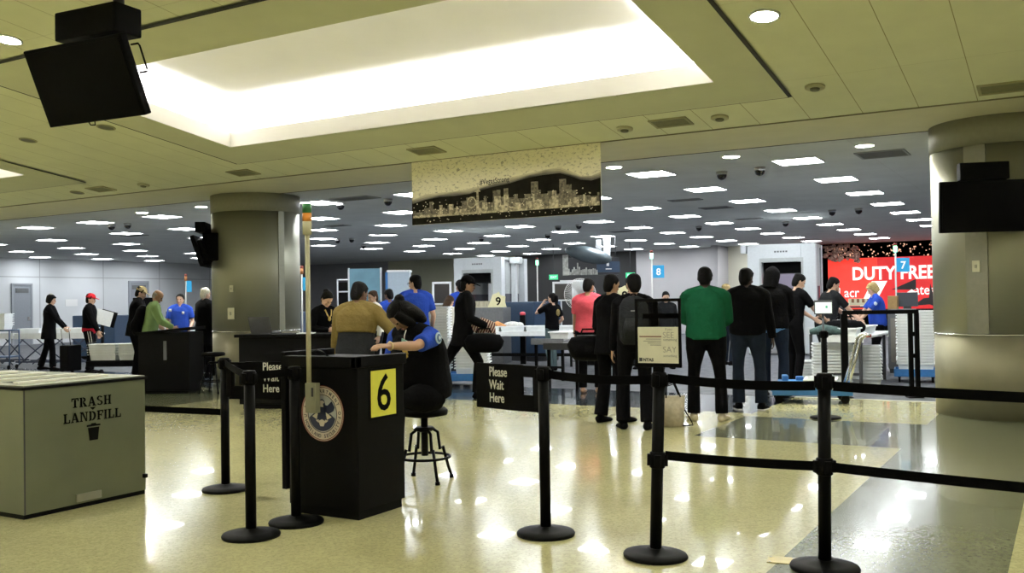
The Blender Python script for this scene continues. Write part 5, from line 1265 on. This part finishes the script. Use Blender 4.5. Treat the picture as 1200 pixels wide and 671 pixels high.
# second roller table behind the pink shirt
table(-8.0, 16.2, R(0), .65, 2.8, .72, 'dark roller table beside the person holding a hand to the face', MGREY, BLK, name='roller_table', lip=.03)
tray(-8.0, 15.5, .725, R(90), 'white tray alone on the dark roller table'); tray(-8.0, 16.9, .725, R(90), 'white tray at the far end of the dark roller table')
table(-6.95, 14.6, R(0), .62, 2.6, .72, 'dark roller table left of the pink t-shirt', DGREY, BLK, name='roller_table', lip=.03)
tray_stack(-7.55, 16.0, .73, R(80), 6, 'in the grey pile left of the pink t-shirt', .05)
x2 = empty('x_ray_machine', (-8.7, 19.6, 0), R(0), 'black x-ray machine below the round fan, behind the pink t-shirt', 'x-ray machine'); MB().bx(-.55, .55, -1.0, 1.0, .15, 1.36, .02).build('housing', DGREY, x2); MB().bx(-.38, .38, -1.012, -1.0, .68, 1.08).build('tunnel_curtain', BLK, x2); MB().bx(-.5, .5, -.95, .95, 0, .15).build('base', BLK, x2)
# pedestal fan
fn = empty('pedestal_fan', (-9.82, 19.78, 0), R(YAW), 'round white pedestal fan left of the pink t-shirt', 'fan')
q = MB(); q.M = Matrix.Translation((0, 0, 1.55)) @ Matrix.Rotation(R(90), 4, 'X')
for k in range(8):
    r_ = .05+.045*k
    if k in (0, 7): q.tube([(r_*math.cos(2*math.pi*j/40), r_*math.sin(2*math.pi*j/40), .07) for j in range(41)], .006, 6)
for k in range(60):
    a = 2*math.pi*k/60; q.tube([(.05*math.cos(a), .05*math.sin(a), .10), (.25*math.cos(a), .25*math.sin(a), .09), (.365*math.cos(a), .365*math.sin(a), .02)], .0045, 5)
q.build('guard', mat('fan_white', (.62, .62, .60), .5), fn)
q = MB(); q.M = Matrix.Translation((0, 0, 1.55)) @ Matrix.Rotation(R(90), 4, 'X')
for k in range(3):
    a0 = 2*math.pi*k/3
    pts = [(.05, -.02), (.12, -.10), (.27, -.13), (.33, -.02), (.28, .07), (.12, .05)]
    q.prism([(x*math.cos(a0)-y*math.sin(a0), x*math.sin(a0)+y*math.cos(a0)) for x, y in pts], .035, .041)
q.cyl((0, 0, -.10), (0, 0, .06), .06, n=20); q.build('blades_and_motor', mat('fan_pale', (.5, .51, .5), .5), fn)
MB().cyl((0, .06, 0), (0, .06, 1.5), .02, n=12).build('pole', DGREY, fn); MB()._lathe2([(.25, 0), (.25, .02), (.05, .05)], (0, .06, 0), 28, 0).build('base', DGREY, fn)

# ---- body scanners
def scanner(x, y, rz, lab, W, D, H, mirror=1):
    t = empty('body_scanner', (x, y, 0), rz, lab, 'body scanner', 'grey body scanners')
    a = W/2; ow = W*.29
    m = MB(); m.bx(-a, -ow, 0, .22, 0, H, .015); m.bx(ow, a, 0, .22, 0, H, .015); m.bx(-ow, ow, 0, .22, H*.875, H, .01)
    m.build('front_panel', PALEG, t)
    m = MB(); m.bx(-ow-.05, -ow, -.02, .3, 0, H*.875); m.bx(ow, ow+.05, -.02, .3, 0, H*.875); m.bx(-ow, ow, -.02, .3, H*.84, H*.875); m.build('entry_frame', GREYP, t)
    m = MB(); m.bx(-a, -ow, D-.22, D, 0, H, .015); m.bx(ow, a, D-.22, D, 0, H, .015); m.bx(-ow, ow, D-.22, D, H*.875, H, .01); m.build('rear_panel', PALEG, t)
    MB().bx(-a*.98, a*.98, .2, D-.2, H-.08, H, .01).build('roof', GREYP, t); MB().bx(-a, a, 0, D, 0, .05).build('floor_plate', DGREY, t)
    for sx in (-1, 1):
        q = MB(); n = 18; rr = (D-.44)/2; cy = D/2
        pts = [(sx*(ow+(a-ow)*1.0*math.sin(math.pi*k/n)), cy-rr*math.cos(math.pi*k/n)) for k in range(n+1)]
        for (x0, y0), (x1, y1) in zip(pts, pts[1:]): q.quad((x0, y0, .05), (x1, y1, .05), (x1, y1, H*.62), (x0, y0, H*.62))
        q.build('curved_window', mat('smoked_glass', (.10, .10, .12), .15, spec=.6), t)
        q = MB()
        for (x0, y0), (x1, y1) in zip(pts, pts[1:]): q.quad((x0, y0, H*.62), (x1, y1, H*.62), (x1, y1, H-.05), (x0, y0, H-.05))
        q.build('curved_header', GREYP, t)
    MB().bx(-ow, ow, .3, D-.3, H*.74, H*.84).build('ceiling_lining', BLK, t)
    q = MB()
    for k in range(5): q.bx(-.16+k*.066, -.115+k*.066, -.003, .0, H*.925, H*.94)
    q.build('maker_plate', mat('plate_dark_letters', (.12, .12, .13), .5), t)
    return t
sc9 = scanner(-13.95, 21.85, R(6), 'grey body scanner left of the dark blue x-ray machine, behind the striding person', 1.45, 1.75, 2.62)
MB().bx(.72, 1.02, .55, .75, 2.45, 2.62, .01).build('side_bracket', PALEG, sc9); MB().bx(.74, .86, .6, .75, 0, 2.5, .01).build('side_column', PALEG, sc9)
scR = scanner(-6.06, 23.2, R(6), 'large pale body scanner behind the hooded person and the charcoal polo', 1.62, 1.35, 2.70)
m = MB(); m.bx(-.98, -.84, .02, .2, 2.5, 2.72, .01); m.build('side_bracket', PALEG, scR)
# tall pale cabinet and open rack on the left
pc = empty('tall_cabinet', (-14.66, 19.25, 0), R(YAW), 'tall pale blue-grey cabinet left of the tall officer', 'cabinet'); MB().bx(-.27, .27, 0, .5, 0, 2.24, .01).build('body', mat('cabinet_blue', (.36, .44, .52), .5, noise=.04), pc); MB().bx(-.29, .29, -.02, .52, 2.2, 2.25, .005).build('top_cap', WHITE, pc); MB().bx(-.33, -.27, 0, .1, 0, 2.2).build('side_post', BLUEP, pc)
p2 = empty('blue_smear_panel', (-15.3, 18.9, 0), R(YAW), 'pale blue smear of ceiling light painted as a panel on legs behind the tan jacket', 'light smear panel'); MB().bx(-.55, .3, 0, .03, 1.5, 2.3).build('panel', mat('light_smear_blue', (.12, .25, .33), .35, noise=.2, nscale=2), p2)  # stands in for a blue smear of ceiling light, painted on an added panel
for x in (-.53, .28): MB().bx(x-.02, x+.02, -.01, .04, 0, 2.32).build('upright', PALEG, p2)
rk = empty('metal_rack', (-19.71, 23.24, 0), R(YAW-6), 'open metal rack with dark shelves behind the necklace wearer', 'rack')
m = MB()
for x in (-.32, .12, .38): m.bx(x-.02, x+.02, -.02, .02, 0, 2.2)
for z in (1.2, 1.8, 2.18): m.bx(-.34, .40, -.02, .02, z-.02, z+.02)
m.build('frame', PALEG, rk); MB().bx(-.33, .39, .02, .2, .3, 2.1).build('dark_interior', BLK, rk)
for (x, y, w_, z0, z1, lab) in ((-15.43, 22.28, .55, 1.35, 2.0, 'white framed dark panel left of the body scanner'), (-16.6, 21.9, .4, 1.4, 1.95, 'narrow white framed dark panel behind the tall officer'), (-12.75, 24.6, .62, 1.4, 1.96, 'white framed dark panel right of the body scanner'), (-13.55, 26.9, .9, 1.5, 2.05, 'wide white framed panel left of the round fan')):
    t = empty('framed_panel', (x, y, 0), R(YAW), lab, 'framed panel')
    m = MB()
    for q in ((-w_/2, -w_/2+.06, z0, z1), (w_/2-.06, w_/2, z0, z1), (-w_/2, w_/2, z1-.06, z1), (-w_/2, w_/2, z0, z0+.04)): m.bx(q[0], q[1], -.03, .03, q[2], q[3])
    m.build('frame', WHITE, t); MB().bx(-w_/2+.05, w_/2-.05, 0, .02, z0+.03, z1-.05).build('dark_pane', mat('pane_brown', (.035, .03, .027), .3) if w_ < .8 else PALEG, t)
    for x_ in (-w_/2+.03, w_/2-.03): MB().bx(x_-.025, x_+.025, -.02, .02, 0, z0).build('leg', PALEG, t)
# hanging city display far back, exit signs
hd = empty('hanging_display', (-12.95, 27.2, 0), R(YAW), 'dark hanging display with a pale city model and dome far behind the banner', 'display')
MB().bx(-.95, .75, 0, .08, 2.2, 2.75, .01).build('backing', mat('display_dark', (.012, .013, .018), .4), hd)
MB().sph((-.18, .1, 2.83), (.78, .3, .26), 24, M=Matrix.Rotation(R(14), 4, 'Y')).build('dome', mat('dome_slate', (.07, .09, .10), .35, noise=.4, nscale=2), hd)
m = MB()
for k in range(17):
    x = -.85+k*.055; h = rng.uniform(.08, .26) + (.16 if k in (5, 6) else 0); m.bx(x, x+.042, -.03, 0, 2.21, 2.21+h)
m.bx(-1.02, -.85, -.02, .06, 2.2, 2.85); m.build('city_model', mat('city_pale', (.34, .34, .31), .6, noise=.5, nscale=9), hd)
MB().bx(.05, .78, -.01, .0, 2.28, 2.62).build('blue_panel', DBLUE, hd); MB().sph((.16, -.02, 2.60), (.12, .02, .05), 12).build('red_mark', mat('mark_red', (.45, .05, .07), .5), hd); MB().bx(.36, .44, -.014, -.01, 2.48, 2.58).build('white_mark', WHITE, hd); MB().bx(.33, .52, -.014, -.01, 2.37, 2.40).build('white_line', WHITE, hd)
MB().bx(.3, .5, .1, .3, 2.62, ZC).build('hanging_column', PALEG, hd); MB().bx(.05, .22, .12, .18, 2.7, ZC-.1).build('dark_fin', MGREY, hd); MB().cyl((.66, .1, 2.75), (.66, .1, ZC), .02, n=10).build('hanger', DGREY, hd)
for x, y, lab in ((-15.97, 30.08, 'green exit sign left of the round fan'), (-13.2, 30.55, 'green exit sign above the heads left of sign eight')):
    t = empty('exit_sign', (x, y, 2.25), R(YAW), lab, 'exit sign', 'green exit signs'); MB().bx(-.16, .16, -.02, .02, -.09, .09, .005).build('box', mat('exit_green', (.02, .3, .12), .5, em=(.03, .75, .28), ems=.55), t)
    lettering([('EXIT', .12, .003, T((0, -.023, -.042)) @ UP, dict(align='CENTER', xscale=.9))], mat('exit_white', (.6, .8, .7), .5, em=(.6, 1, .8), ems=.5), t); MB().cyl((0, 0, .09), (0, 0, ZC-2.25), .012, n=8).build('stem', DGREY, t)
# ---- shop front behind the red sign
df = empty('shop_sign', (-3.2, 37.9, 0), 0, 'big red shop sign with white duty free letters at the right back', 'sign')
REDM = mat('sign_red', (.42, .012, .014), .5, em=(.75, .02, .022), ems=.55, noise=.1, nscale=3)
MB().bx(-4.9, 4.6, 0, .08, .9, 2.84).build('panel', REDM, df); MB().bx(-4.9, -3.1, -.012, 0, .9, 2.84).build('lit_panel', mat('sign_red_lit', (.6, .03, .02), .5, em=(1.0, .05, .03), ems=.7, noise=.35, nscale=2.2), df)
SW = mat('sign_letters', (.8, .76, .72), .5, em=(1, .95, .9), ems=.55)
lettering([('DUTY FREE', .68, .02, T((-4.02, -.02, 2.02)) @ UP, dict(xscale=.86)), ('d acr', .52, .004, T((-4.66, -.02, 1.36)) @ UP, dict(xscale=.84)), ('ates', .52, .004, T((-1.82, -.02, 1.42)) @ UP, dict(xscale=.84))], SW, df)
m = MB(); m.M = T((0, -.02, 0)) @ UP; m.prism([(-3.75, 1.0), (-3.25, 1.0), (-2.75, 1.95), (-3.3, 1.95)], -.004, .004); m.prism([(-2.25, 1.15), (-1.95, 1.15), (-1.75, 1.5), (-1.9, 1.62), (-2.3, 1.35)], -.004, .004); m.build('white_swoosh', SW, df)
m = MB(); m.M = T((0, -.024, 0)) @ UP; m.prism([(-1.9, 1.0), (-1.5, 1.28), (-1.32, 1.30), (-1.26, 1.82), (-1.16, 1.35), (-.9, 1.1), (-.75, 1.3), (-.7, .95), (-.95, .9), (-1.3, 1.05)], -.004, .004); m.prism([(-2.6, 1.62), (-1.75, 2.0), (-1.75, 1.6)], -.003, .0); m.build('dark_shape', mat('sign_black', (.02, .015, .015), .5), df)
hb = MB(); hb.bx(-8.4, 2, 38.0, 38.05, 0, ZC); struct(hb, 'wall_shop_back', mat('shop_brown', (.05, .042, .04), .6, noise=.4, nscale=2))
gl = MB(); rg = random.Random(7)
for k in range(150):
    x = rg.uniform(-8.1, -1.5); z = rg.uniform(2.86, 3.35); gl.sph((x, 37.8+rg.uniform(-.05, .1), z), rg.uniform(.014, .034), 6)
o = gl.build('string_lights', mat('warm_bulbs', (.6, .35, .25), .5, em=(1, .55, .35), ems=.8)); o['kind'] = 'stuff'; tag(o, 'tiny warm lights strung above the red shop sign', 'string lights')
fl = MB()
for k in range(70):
    x = rg.uniform(-8.1, -6.9); z = rg.uniform(2.75, 3.34)-max(0, (x+7.2))*.3; fl.sph((x, 37.5+rg.uniform(-.1, .1), z), (rg.uniform(.05, .12), .08, rg.uniform(.04, .09)), 7)
for x in (-8.0, -7.6, -7.2): fl.tube([(x, 37.5, 3.1), (x, 37.5, ZC)], .008, 6)
o = fl.build('blossom_garland', mat('blossom', (.48, .30, .24), .8, noise=.5, nscale=12)); o['kind'] = 'stuff'; tag(o, 'pinkish blossom garland hanging above the left end of the red sign', 'garland')

# ---- middle left: stacks by the walker, black desk with the necklace wearer
dolly(-9.12, 13.45, R(25), 1.1, .6, 'dark blue dolly under the two tray stacks behind the striding person')
tray_stack(-9.34, 13.22, .185, R(25), 23, 'in the tall stack behind the seated officer')
tray_stack(-8.80, 13.60, .185, R(25), 13, 'in the shorter stack behind the striding person')
ds = empty('inspection_desk', (-9.35, 9.9, 0), R(YAW-10), 'black inspection desk before the necklace wearer', 'desk')
MB().bx(-.7, .7, -.3, .3, .06, .98, .01).build('body', LBK, ds); MB().bx(-.75, .75, -.34, .34, .98, 1.02, .005).build('worktop', BPLAST, ds); MB().bx(-.65, .65, -.28, .28, 0, .06).build('plinth', BLK, ds)
o = MB().box((0, 0, .006), (.22, .3, .012), .002).build('paper_pile', WHITE); tag(o, 'small pile of white papers on the black inspection desk', 'papers'); o.location = (-9.1, 9.85, 1.02); o.rotation_euler = (0, 0, .6)
lp = empty('laptop', (-9.75, 9.75, 1.02), R(YAW+160), 'open black laptop on the black inspection desk', 'laptop'); MB().box((0, 0, .012), (.34, .24, .02), .004).build('keyboard_base', DGREY, lp)
m = MB(); m.M = Matrix.Translation((0, .12, .02)) @ Matrix.Rotation(R(-18), 4, 'X'); m.bx(-.17, .17, -.006, .006, 0, .23, .003); m.build('lid', DGREY, lp)
# ---- left group
lt = empty('podium_desk', (-12.92, 10.75, 0), R(YAW-4), 'black podium desk before the balding person at left', 'podium')
MB().bx(-.43, .43, -.3, .3, .05, 1.0, .01).build('body', LBK, lt); MB().bx(-.40, .40, -.27, .27, 0, .05).build('toe_kick', BLK, lt)
m = MB(); m.M = Matrix.Translation((0, 0, 1.0)) @ Matrix.Rotation(R(-5), 4, 'Y'); m.bx(-.46, .46, -.33, .33, 0, .045, .006); m.build('sloped_top', BPLAST, lt); MB().bx(.0, .05, -.306, -.3, .55, .86).build('label_strip', MGREY, lt)
stool((-12.15, 10.95, 0), R(20), 'metal stool right of the black podium at left', h=.66)
def xtable(x, y, rz, w_, lab):
    t = empty('folding_table', (x, y, 0), rz, lab, 'table', 'folding tray tables at left')
    MB().bx(-w_/2, w_/2, -.32, .32, .76, .80, .006).build('tabletop', WHITE, t)
    MB().bx(-w_/2, w_/2, -.34, -.32, .68, .82).build('front_lip', WHITE, t)
    n = max(1, int(w_/.7))
    for k in range(n):
        x0 = -w_/2+.05+(w_-.1)*k/n; x1 = -w_/2+.05+(w_-.1)*(k+1)/n
        for sy in (-.28, .28):
            m = MB(); m.tube([(x0, sy, .03), (x1, sy, .76)], .016, 8); m.tube([(x1, sy, .03), (x0, sy, .76)], .016, 8); m.build('crossed_legs', mat('leg_blue_grey', (.03, .04, .07), .5), t)
    m = MB()
    for sy in (-.28, .28): m.bx(-w_/2, w_/2, sy-.015, sy+.015, .10, .14)
    m.build('floor_rail', MATS['leg_blue_grey'], t); return t
xtable(-21.55, 14.57, R(22), 2.0, 'long folding tray table with crossed legs behind the two left figures')
xtable(-23.9, 14.0, R(22), 2.2, 'folding tray table with crossed legs at the left edge')
xtable(-17.6, 15.5, R(22), 1.6, 'folding tray table with crossed legs right of the red cap')
for k, (x, y, lab) in enumerate(((-22.2, 14.3, 'white tray on the left folding table, left of the bobbed hair'), (-21.5, 14.6, 'white tray on the left folding table, behind the bobbed hair'), (-20.95, 14.81, 'white tray on the left folding table, between the two figures'), (-18.0, 15.34, 'white tray on the folding table right of the red cap'), (-17.35, 15.6, 'white tray on the folding table beside the khaki cap'))): tray(x, y, .805, R(22), lab)
lc2 = empty('tray_cart', (-22.0, 13.25, 0), R(YAW), 'blue framed tray cart at the left edge', 'cart')
m = MB()
for x in (-.4, .4):
    for y in (-.22, .22): m.tube([(x, y, .1), (x, y, .92)], .016, 8)
    m.tube([(x, -.22, .92), (x, .22, .92)], .016, 8)
for z in (.28, .9): m.bx(-.4, .4, -.22, .22, z, z+.03)
m.build('frame', mat('cart_blue', (.04, .08, .16), .5), lc2)
for x in (-.36, .36):
    for y in (-.18, .18): MB().cyl((x-.015, y, .05), (x+.015, y, .05), .05, n=14).build('caster', BLK, lc2)
tray_stack(-22.0, 13.25, .935, R(YAW), 6, 'in the pile on the blue cart at left', .05)
bc = empty('flat_cart', (-16.92, 12.75, 0), R(YAW), 'low black cart with a white tray pile, right of the red cap', 'cart'); MB().bx(-.55, .5, -.3, .3, .22, .34, .02).build('platform', BPLAST, bc)
for x in (-.45, .4):
    for y in (-.2, .2): MB().cyl((x-.02, y, .07), (x+.02, y, .07), .07, n=14).build('caster', BLK, bc)
m = MB(); m.tube([(-.5, -.2, .3), (-.55, -.2, .7), (-.55, .2, .7), (-.5, .2, .3)], .015, 8); m.build('handle', BLK, bc)
tray_stack(-17.15, 12.62, .345, R(YAW), 5, 'in the left pile on the low black cart', .05)
tray_stack(-16.62, 12.92, .345, R(YAW), 5, 'in the right pile on the low black cart', .05)
sw = empty('display_stand', (-20.35, 14.87, 0), R(YAW), 'white tilted display on a black stand beside the red cap', 'display')
m = MB(); m.M = Matrix.Translation((0, 0, 1.0)) @ Matrix.Rotation(R(16), 4, 'Y'); m.bx(-.2, .2, -.01, .01, 0, .36, .01); m.build('white_face', WHITE, sw)
m = MB(); m.M = Matrix.Translation((.06, .03, .98)) @ Matrix.Rotation(R(16), 4, 'Y'); m.bx(-.16, .22, -.02, .02, 0, .38, .01); m.build('black_back', BPLAST, sw); MB().bx(-.03, .03, 0, .06, 0, 1.05).build('post', BLK, sw); MB().bx(-.18, .18, -.15, .2, 0, .03).build('foot', BLK, sw)
for x, y, lab in ((-20.64, 16.3, 'black monitor over the tables, left of the khaki cap'), (-17.9, 16.6, 'black monitor behind the officer at left')):
    t = empty('monitor', (x, y, 0), R(YAW), lab, 'monitor'); MB().bx(-.26, .26, -.03, .03, 1.32, 1.66, .01).build('screen', BPLAST, t); MB().bx(-.03, .03, 0, .05, 0, 1.4).build('post', DGREY, t); MB().bx(-.2, .2, -.15, .2, 0, .03).build('foot', DGREY, t)
for x, y, w_, h_, lab in ((-19.6, 17.3, 1.6, 1.30, 'grey x-ray housing behind the red cap'), (-22.3, 16.3, 1.2, 1.22, 'dark x-ray housing behind the bobbed hair'), (-15.9, 16.6, 1.0, 1.25, 'dark x-ray housing behind the balding person')):
    t = empty('x_ray_machine', (x, y, 0), R(22), lab, 'x-ray machine'); MB().bx(-w_/2, w_/2, -.4, .4, .15, h_, .03).build('housing', MGREY if 'grey' in lab else DBLUE, t); MB().bx(-w_/2+.1, w_/2-.1, -.35, .35, 0, .15).build('base', BLK, t); MB().bx(-w_/2-.006, -w_/2, -.28, .28, .66, 1.0).build('tunnel_curtain', BLK, t); MB().bx(-.2, .1, -.406, -.4, h_-.25, h_-.1).build('label_plate', MATS['label_white'], t)
# doors and notices on the left wall
for k, (v0, v1, z1) in enumerate(((22.06, 22.78, 2.35), (27.4, 28.3, 2.5))):
    d_ = MB(); d_.bx(-35.6, -35.55, v0, v1, 0, z1); o = d_.build('door_%d' % (k+1), mat('door_grey', (.24, .26, .29), .5, noise=.05)); o['kind'] = 'structure'
    MB().bx(-35.56, -35.53, v0+.1, v1-.1, z1-.3, z1-.12).build('door_closer', MGREY, o); MB().bx(-35.55, -35.50, v1-.15, v1-.08, .95, 1.1).build('door_handle', CHROME, o)
    struct(MB().bx(-35.6, -35.52, v0-.07, v0, 0, z1+.07).bx(-35.6, -35.52, v1, v1+.07, 0, z1+.07).bx(-35.6, -35.52, v0, v1, z1, z1+.07), 'trim_%d' % (8+k), mat('door_frame', (.3, .32, .35), .5))
o = MB().bx(-35.59, -35.57, 24.3, 24.85, 1.5, 1.78).build('wall_notice', mat('notice_white', (.75, .75, .75), .6)); tag(o, 'small white notice on the white left wall above the tables', 'notice')

# ---- bags carried by people
bag(-4.92, 10.13, .70, R(35), (.24, .13, .15), 'black duffel bag hanging at the left hip of the long black coat', CL['black'])
bag(-7.32, 11.62, .68, R(YAW+8), (.27, .14, .14), 'black duffel bag carried by the striding person', CL['black'])
o = MB(); o.loft([(-.16, 0, .03), (-.05, 0, .14), (.06, .02, .16), (.16, .0, .05)], [(.06, .06), (.10, .12), (.09, .10), (.04, .04)], V(0, 1, 0), 14)
def stripes_mat():
    m = mat('striped_cloth', (.3, .1, .1), .9); nt = m.node_tree; N = nt.nodes.new; L = nt.links.new
    tc = N('ShaderNodeTexCoord'); wv = N('ShaderNodeTexWave'); wv.inputs['Scale'].default_value = 9; wv.inputs['Distortion'].default_value = 3; L(tc.outputs['Object'], wv.inputs[0])
    r = N('ShaderNodeValToRGB'); e = r.color_ramp.elements; e[0].color = (.02, .015, .01, 1); e[1].color = (.5, .45, .36, 1); x = r.color_ramp.elements.new(.4); x.color = (.22, .03, .05, 1); x = r.color_ramp.elements.new(.65); x.color = (.25, .16, .05, 1)
    L(wv.outputs['Fac'], r.inputs[0]); L(r.outputs[0], nt.nodes['Principled BSDF'].inputs['Base Color']); return m
o = o.build('striped_scarf', stripes_mat()); tag(o, 'striped multicoloured scarf bundled over the bag of the striding person', 'scarf'); o.location = (-7.42, 11.72, .93); o.rotation_euler = (0, R(25), R(YAW))
def backpack(root, lab, col, scale=1.0, y=-.20, z=1.22, tiltx=0):
    p = local(root, (0, y, z)); t = empty('backpack', p, root.rotation_euler.z, lab, 'backpack'); t.rotation_euler = (R(-tiltx), 0, root.rotation_euler.z)
    s_ = scale; q = MB(); q.loft([(0, 0, -.25*s_), (0, -.01, -.2*s_), (0, -.02, 0), (0, -.01, .16*s_), (0, .01, .235*s_), (0, .02, .26*s_)], [(.12*s_, .05), (.155*s_, .085*s_), (.16*s_, .09*s_), (.15*s_, .08*s_), (.11*s_, .055*s_), (.05*s_, .02)], V(1, 0, 0), 20); q.build('pack_body', col, t)
    q = MB(); q.loft([(0, -.085*s_, -.19*s_), (0, -.10*s_, -.08*s_), (0, -.085*s_, .03*s_)], [(.10*s_, .03), (.115*s_, .04), (.09*s_, .025)], V(1, 0, 0), 16); q.build('front_pocket', col, t)
    for sx in (-1, 1):
        q = MB(); q.tube([(sx*.07, .05, .22), (sx*.12, .13, .27), (sx*.14, .25, .24)], .016, 8); q.build('shoulder_strap', BELT, t)
    q = MB(); q.tube([(-.03, .02, .255), (-.02, .0, .285), (.02, .0, .285), (.03, .02, .255)], .008, 6); q.build('grab_loop', BELT, t); return t
bpk = backpack(p_bp, 'dark grey backpack worn by the person behind the notice board', CL['charcoal']); m = MB(); m.bx(-.03, .03, -.105, -.095, .1, .112); m.build('logo_strip', mat('logo_grey', (.2, .2, .2), .6), bpk)
backpack(p_bald, 'black bag slung on the back of the balding person in sage green', CL['black'], 1.15, -.16, 1.16, 12)
tt = empty('tote_bag', (-3.86, 10.05, 0), R(30), 'beige tote bag with dark straps on the floor left of the pale socks', 'bag')
q = MB(); q.loft([(0, 0, 0), (0, 0, .2), (0, 0, .34)], [(.12, .06), (.13, .07), (.14, .05)], V(1, 0, 0), 18); q.build('tote_body', mat('tote_canvas', (.45, .40, .30), .9, noise=.15), tt)
for sy in (-.05, .05):
    q = MB(); q.tube([(-.08, sy, .32), (-.07, sy, .45), (.02, sy*1.3, .48), (.08, sy, .33)], .008, 6); q.build('strap', BELT, tt)
q = MB(); q.tube([(.12, 0, .2), (.2, -.02, .06), (.22, -.02, .012), (.1, -.05, .01)], .007, 6); q.build('loose_strap', BELT, tt)
su = empty('wheeled_suitcase', (-18.75, 12.92, 0), R(YAW+75), 'black wheeled suitcase trailing behind the red cap', 'suitcase'); MB().bx(-.2, .2, -.12, .12, .06, .62, .03).build('shell', BPLAST, su); m = MB(); m.tube([(-.12, .1, .6), (-.12, .14, .98), (.12, .14, .98), (.12, .1, .6)], .01, 8); m.build('pull_handle', CHROME, su)
for sx in (-.15, .15): MB().cyl((sx-.015, .08, .035), (sx+.015, .08, .035), .035, n=12).build('wheel', BLK, su)
# paper label at the back of the tan jacket's wearer
k = p_tan['_k']; mb = MB(); mb.M = Matrix.Rotation(R(-10), 4, 'X'); mb.bx(-.05, .06, -.205, -.198, .98, 1.06, .002); add(p_tan, 'paper_label', finish(raw(mb), k), mat('label_cream', (.5, .48, .4), .7), 'pale paper label at the waist')
